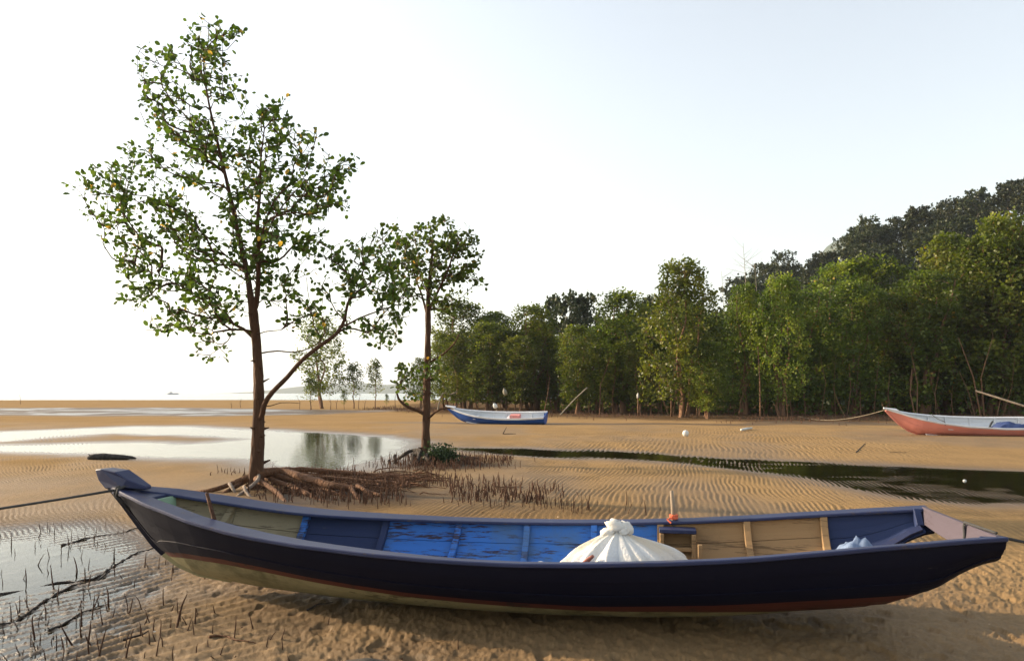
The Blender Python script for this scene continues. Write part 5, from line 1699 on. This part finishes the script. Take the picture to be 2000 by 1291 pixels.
def near_sticks():
    rng = np.random.default_rng(31)
    # those the photograph shows singly, by the foot of each
    seen = [(52, 1170, 26), (22, 1205, 42), (6, 1212, 20), (105, 1145, 45), (152, 1110, 34), (172, 1105, 24), (212, 1180, 44), (200, 1212, 36), (222, 1085, 30), (250, 1195, 14),
            (68, 1238, 46), (142, 1250, 58), (172, 1250, 48), (193, 1272, 50), (245, 1280, 56), (305, 1280, 42), (338, 1290, 30), (345, 1225, 62), (330, 1140, 22), (370, 1148, 30),
            (256, 1135, 16), (262, 1138, 14), (310, 1105, 26), (322, 1100, 22), (335, 1130, 28), (420, 1200, 20), (390, 1150, 26), (485, 1145, 24), (90, 1200, 40), (38, 1190, 34),
            (180, 1195, 46), (160, 1215, 52), (305, 1245, 30), (318, 1262, 24), (150, 1285, 24), (40, 1270, 30), (18, 1285, 30), (275, 1235, 20), (550, 1250, 22), (552, 1268, 26), (430, 1280, 22), (740, 1222, 18), (828, 1222, 18), (895, 1268, 16), (520, 1262, 12), (640, 1218, 12)]
    for x, y, h in seen:
        p = px(x, y)
        if in_boat(p[0], p[1]): continue
        one_stick(p[0], p[1], max(.07, h / FPX * p[1] * 1.05), .16, 'bow', 'breathing roots round the bow of the navy boat', rng, .75)
    k = 0
    while k < 150:
        x = rng.uniform(-40, 640); y = rng.uniform(1020, 1291)
        if rng.random() > .25 + .75 * sstep(620, 150, x): continue
        p = px(x, y)
        if in_boat(p[0], p[1], .04): continue
        one_stick(p[0], p[1], rng.uniform(.03, .15), .2, 'bow', 'breathing roots round the bow of the navy boat', rng, .8)
        k += 1
near_sticks()

def back_sticks():
    rng = np.random.default_rng(32)
    cand = []
    while len(cand) < 950:
        # two beds behind the boat: one along its far rail, one running right from the leafy tree's roots
        x = rng.uniform(520, 1260); y = rng.uniform(925, 1012)
        ymid = np.interp(x, [520, 700, 850, 1000, 1130, 1260], [955, 962, 955, 968, 985, 1000]); hw = np.interp(x, [520, 700, 900, 1100, 1260], [26, 34, 32, 22, 8])
        if abs(y - ymid) > hw * rng.random() ** .5 + 2: continue
        if rng.random() > np.interp(x, [520, 650, 1000, 1150, 1260], [.5, 1, 1, .6, .15]): continue
        p = px(x, y)
        if noise(p[0] * 1.6, p[1] * 1.1, 71) < .30: continue
        cand.append((p[0], p[1]))
    rad = [(px(x, y)[0], px(x, y)[1]) for x, y in ((940, 950), (1060, 960), (1135, 978), (1168, 985), (1190, 1000), (1226, 1004), (1262, 1005), (1288, 1005), (1090, 975), (1110, 988), (1020, 970), (985, 962))]
    cand.sort(key=lambda q: q[1])
    solo = rad + cand[:92]
    for (x, y) in solo:
        if in_boat(x, y, .1): continue
        one_stick(x, y, rng.uniform(.07, .21), .10, 'bed', 'breathing roots behind the navy boat', rng, .62)
    A = []; B = []; ra = []; rb = []
    def put(x, y, h, r):
        z = gz(x, y)
        m = np.array((x + rng.normal() * .012, y + rng.normal() * .012, z + h * .55)); e = m + np.array((rng.normal() * .015, rng.normal() * .015, h * .45))
        A.extend([(x, y, z - .02), m]); B.extend([m, e]); ra.extend([r, r * .85]); rb.extend([r * .85, r * .4])
    for (x, y) in cand[92:]:
        put(x, y, rng.uniform(.05, .19), rng.uniform(.006, .011))
    for _ in range(520):     # bed round the slender tree
        xx = rng.normal(850, 62); yy = rng.normal(905, 7.5)
        p = px(xx, np.clip(yy, 888, 925)); put(p[0], p[1], rng.uniform(.05, .20), rng.uniform(.006, .011))
    for _ in range(220):
        xx = rng.uniform(850, 1000); yy = rng.normal(900, 3.5)
        p = px(xx, yy); put(p[0], p[1], rng.uniform(.06, .18), rng.uniform(.006, .011))
    for _ in range(260):     # behind and left of the leafy tree
        xx = rng.normal(600, 70); yy = rng.normal(925, 6)
        p = px(xx, np.clip(yy, 908, 945)); put(p[0], p[1], rng.uniform(.04, .13), rng.uniform(.006, .010))
    me = edges_mesh('breathing_root_bed', np.array(A), np.array(B), np.array(ra), np.array(rb), 5)
    tag(link('breathing_root_bed', me, M['stick']), 'dense bed of short brown breathing roots between the two near mangroves', 'breathing roots', kind='stuff')
    # the forest's own, a brown stubble along its front edge
    A, B, ra, rb = [], [], [], []
    for _ in range(3600):
        x = rng.uniform(-14, 40); fe = np.interp(x, FOREST_EDGE_X, FOREST_EDGE_Y)
        y = fe + rng.normal() * 1.6 + rng.random() ** 2 * 12 + .4
        if noise(x * .5, y * .4, 72) < .35: continue
        put(x, y, rng.uniform(.06, .26), rng.uniform(.010, .02))
    me = edges_mesh('forest_stubble', np.array(A), np.array(B), np.array(ra), np.array(rb), 4)
    tag(link('forest_stubble', me, M['stick']), 'reddish stubble of breathing roots along the forest edge', 'breathing roots', kind='stuff')
back_sticks()

# cable roots lying on the wet sand left of the bow, and twigs
def on_sand(pts, r, name, label, cat, mat, up=.0, taper=.4, n=7):
    Q = []
    for i, q in enumerate(pts):
        p = px(q[0], q[1]); Q.append((p[0], p[1], 0))
    S = spline(Q, .06)
    P = []
    for i, s in enumerate(S):
        t = i / (len(S) - 1)
        P.append((s[0], s[1], gz(s[0], s[1]) + r * (.25 + up) + .004, r * (1 - (1 - taper) * t)))
    mb = MB(); mb.add(*trunk_geo(np.array(P), n, .25, len(pts)))
    o = mb.build(name, M[mat], None, True)
    return tag(o, label, cat)
on_sand([(-60, 1165), (30, 1148), (110, 1132), (180, 1126), (215, 1105), (260, 1078), (300, 1066)], .013, 'surface_root', 'wet black surface root running from the puddle to the bow', 'root', 'wet_root')
on_sand([(-60, 1225), (30, 1205), (90, 1165), (140, 1140), (200, 1122), (222, 1092)], .012, 'surface_root', 'wet black surface root curving below the puddle', 'root', 'wet_root')
on_sand([(120, 1060), (190, 1042), (240, 1036), (285, 1022)], .010, 'surface_root', 'thin black surface root beside the stem of the navy boat', 'root', 'wet_root')
on_sand([(95, 1225), (130, 1208), (160, 1190), (210, 1172)], .008, 'surface_root', 'short black surface root among the breathing roots', 'root', 'wet_root')
on_sand([(240, 1245), (265, 1238), (290, 1228)], .010, 'twig', 'short dark twig lying below the bow', 'twig', 'wet_root')
on_sand([(408, 1246), (430, 1242), (462, 1250), (500, 1258)], .008, 'twig', 'thin reddish twig lying on the sand under the bow', 'twig', 'root')
on_sand([(600, 1192), (620, 1182), (650, 1177)], .007, 'twig', 'curved dark twig near the keel of the navy boat', 'twig', 'wet_root')
on_sand([(962, 951), (1000, 952), (1022, 952)], .014, 'twig', 'straight dark strip standing in for a tree shadow on the breathing root bed', 'twig', 'wet_root')  # strip modelled in dark bark in place of a tree's cast shadow
on_sand([(1672, 884), (1690, 866)], .012, 'twig', 'dark twig on the sand beyond the creek', 'twig', 'wet_root')
on_sand([(1738, 884), (1770, 884)], .010, 'twig', 'thin flat twig on the sand near the creek', 'twig', 'wet_root')
# forked branch on the sand in front of the blue boat
p = px(982, 848); mb = MB()
mb.tube([(0, 0, -.02), (.05, 0, .10), (.14, .02, .26)], [.022, .018, .010], 6); mb.tube([(0, 0, .0), (.25, .03, .015), (.5, .1, .012)], [.02, .015, .008], 6)
tag(mb.build('forked_branch', M['wet_root'], None, True, loc=(p[0], p[1], gz(p[0], p[1]))), 'small forked branch stuck in the sand in front of the blue boat', 'branch')

# dark waterlogged log by the tide pool
def log():
    a = np.array(px(172, 897)); b = np.array(px(266, 896))
    d = b - a; L = np.linalg.norm(d)
    S = spline([(0, 0, .02, .035), (.08 * L, .0, .055, .075), (.35 * L, .03, .06, .082), (.7 * L, .0, .045, .062), (.9 * L, 0, .03, .04), (L, 0, .015, .012)], .05)
    mb = MB(); mb.add(*trunk_geo(S, 11, .24, 3))
    mb.tube([(.06 * L, 0, .07), (.0, .02, .13)], [.025, .008], 6)
    o = mb.build('driftwood_log', M['log'], None, True, loc=(a[0], a[1], gz(a[0], a[1])))
    o.rotation_euler = (0, 0, math.atan2(d[1], d[0]))
    tag(o, 'dark waterlogged log lying on the sand beside the tide pool', 'log')
log()
# half-buried stone slab in front
p = px(705, 1304)
mb = MB(); V = []; n = 22
for i in range(n):
    for j in range(n):
        x = (i / (n - 1) - .5) * 2; y = (j / (n - 1) - .5) * 2; r = math.hypot(x, y * 1.1)
        V.append((x * .24, y * .16,   .028 * max(-1.0, 1 - r ** 3.2) + .022 * (float(noise(x * 3, y * 3, 80)) - .5)))
Q = [(i * n + j, (i + 1) * n + j, (i + 1) * n + j + 1, i * n + j + 1) for i in range(n - 1) for j in range(n - 1)]
M['stone'] = painted('grey_stone', (.07, .065, .055), (.13, .11, .085), .5, .55, 7.0, bump=.5)
o = link('flat_stone', mesh_quads('flat_stone', np.array(V), Q, True), M['stone'], None, (p[0], p[1], gz(p[0], p[1]) - .004))
tag(o, 'flat grey stone half buried in the sand in front of the navy boat', 'stone')
# white ball float and white pole on the far sand, pebble in the creek
def put_float(x, y, r, name, label, cat):
    p = px(x, y); mb = MB()
    lathe(mb, [(.02, 0), (.6 * r, .08 * r), (.9 * r, .5 * r), (r, r), (.88 * r, 1.5 * r), (.55 * r, 1.86 * r), (.16 * r, 1.98 * r), (.14 * r, 2.1 * r), (.05 * r, 2.12 * r)], 16)
    tag(mb.build(name, M['float'], None, True, loc=(p[0], p[1], gz(p[0], p[1]) - .02)), label, cat)
put_float(1339, 852, .115, 'ball_float', 'white ball float lying on the sand before the forest', 'float')
put_float(1884, 936, .032, 'shell', 'small white shell lying in the creek', 'shell')
a = px(1448, 842); b = px(1468, 839)
mb = MB(); mb.tube([(a[0], a[1], gz(a[0], a[1]) + .05), ((a[0] + b[0]) / 2, (a[1] + b[1]) / 2, .07), (b[0], b[1], gz(b[0], b[1]) + .06)], [.05, .052, .045], 8)
tag(mb.build('plastic_pipe', M['float'], None, True), 'short white pipe lying on the sand right of the ball float', 'pipe')
# leaning pale pole by the blue boat's stern
a = pd(1092, 806, 47.5); b = pd(1147, 757, 46.5)
mb = MB(); mb.tube(spline([(a[0], a[1], gz(a[0], a[1]) - .1), ((a[0] + b[0]) / 2 + .02, 47, (a[2] + b[2]) / 2 - .03), b], .2), .042, 7)
tag(mb.build('leaning_pole', M['bark_pale'], None, True), 'pale pole leaning against the mangroves right of the blue boat', 'pole')
# curved pale branch left of the blue boat and a long pole at the right edge
P = [pd(866, 768, 55), pd(880, 770, 54.7), pd(893, 765, 54.5)]
PB = [(P[0][0] - .5, 55.2, gz(P[0][0] - .5, 55.2) - .1), (P[0][0] - .3, 55.1, .9)] + P
mb = MB(); mb.tube(spline(PB, .2), .055, 6)
tag(mb.build('bent_branch', M['bark_pale'], None, True), 'pale bent branch sticking out behind the bow of the blue boat', 'branch')
a = pd(1905, 763, 39.0); b = pd(2010, 796, 37.5)
e = np.array(b) + (np.array(b) - np.array(a)) * ((b[2] - .05) / max(.2, a[2] - b[2]))
mb = MB(); mb.tube([a, b, tuple(e)], [.05, .055, .06], 7)
tag(mb.build('leaning_pole', M['grey_wood'], None, True), 'long grey pole leaning through the trees behind the pink boat', 'pole')
# plastic bag caught in the leaves
c = pd(988, 763, 46.0)
mb = MB(); lathe(mb, [(.02, 0), (.12, .04), (.16, .15), (.15, .30), (.08, .40), (.025, .45), (.04, .50)], 12, sx=.9)
o = mb.build('plastic_bag', M['net'], None, True, loc=(c[0], c[1], c[2] - .3)); o.rotation_euler = (0, R(-16), .3)
tag(o, 'pale plastic bag caught in the mangrove leaves above the blue boat', 'bag')
# stakes with white bottles on their tops, before the forest
for x, yb, yt, lb, lb2 in ((1311, 816, 768, 'upright stake with a white bottle on top, left of the tall pointed mangrove', 'white bottle on the upright stake left of the tall pointed mangrove'),
                      (1246, 815, 777, 'leaning stake with a white bottle on top, beside the small bent mangrove', 'white bottle on the leaning stake beside the small bent mangrove')):
    q = px(x, yb); g = gz(q[0], q[1]); h = EYE - (yt - HZN) / FPX * q[1] - g
    mb = MB(); mb.tube([(0, 0, -.2), (.01, 0, h * .5), (0, 0, h)], [.06, .055, .045], 7)
    tag(mb.build('upright_stake', M['bark2'], None, True, loc=(q[0], q[1], g)), lb, 'stake')
    mb = MB(); lathe(mb, [(.05, 0), (.075, .02), (.08, .18), (.06, .25), (.03, .30), (.03, .34)], 10)
    tag(mb.build('plastic_bottle', M['float'], None, True, loc=(q[0], q[1], g + h - .01)), lb2, 'bottle')
# leaf litter and shells scattered on the near sand, past counting
def litter():
    rng = np.random.default_rng(66); n = 420
    x = rng.uniform(-3.6, 3.6, n); y = rng.uniform(3.6, 9.5, n)
    keep = [i for i in range(n) if not in_boat(x[i], y[i], .05)]
    x, y = x[keep], y[keep]
    z = ground(x, y) + .006
    D = rng.normal(size=(len(x), 3)); D[:, 2] *= .25
    me = leaf_mesh('litter', np.stack([x, y, z], 1), D, rng.uniform(.008, .026, len(x)), rng.random(len(x)), rng)
    mt = leaf_mat('litter_scraps', [(0, (.03, .022, .015)), (.6, (.12, .06, .03)), (.9, (.30, .2, .1)), (1, (.6, .55, .45))], .05)
    tag(link('sand_litter', me, mt), 'scattered dead leaf scraps and shell bits on the near sand', 'litter', kind='stuff')
litter()

# ------------------------------------------------------------------ far sail of a boat on the sea and the hazy air
x, y, z = pd(338, 766, 900)
r = empty('far_ship', (x, 900, -.55)); tag(r, 'tiny ship far out on the sea at the horizon', 'ship')
mb = MB(); mb.add([(-6, -1.2, 0), (6, -1.2, 0), (7.5, 0, 1.6), (6, 1.2, 0), (-6, 1.2, 0), (-6.5, -1.4, 1.4), (-6.5, 1.4, 1.4)], [(0, 1, 2, 5), (4, 6, 2, 3), (0, 5, 6, 4), (0, 4, 3, 1), (5, 2, 6), (1, 3, 2)]); mb.build('hull', M['blue_tarp'], r)
MB().box((-2.5, 0, 2.3), (3, 1.8, 2)).build('cabin', M['white_paint'], r)
def haze():
    m = bpy.data.materials.new('haze_air'); m.use_nodes = True; nt = m.node_tree
    nt.nodes.remove(nt.nodes['Principled BSDF'])
    v = nt.nodes.new('ShaderNodeVolumePrincipled')
    v.inputs['Color'].default_value = (.80, .90, 1.0, 1)
    v.inputs['Density'].default_value = HAZE_DENSITY
    v.inputs['Anisotropy'].default_value = .2
    nt.links.new(v.outputs[0], nt.nodes['Material Output'].inputs['Volume'])
    mb = MB(); mb.box((0, 7000, 200), (29000, 14600, 405))
    o = mb.build('haze', m); tag(o, kind='stuff'); o['label'] = 'pale even sea haze over the whole bay'; o['category'] = 'haze'
HAZE_DENSITY = .0002
haze()
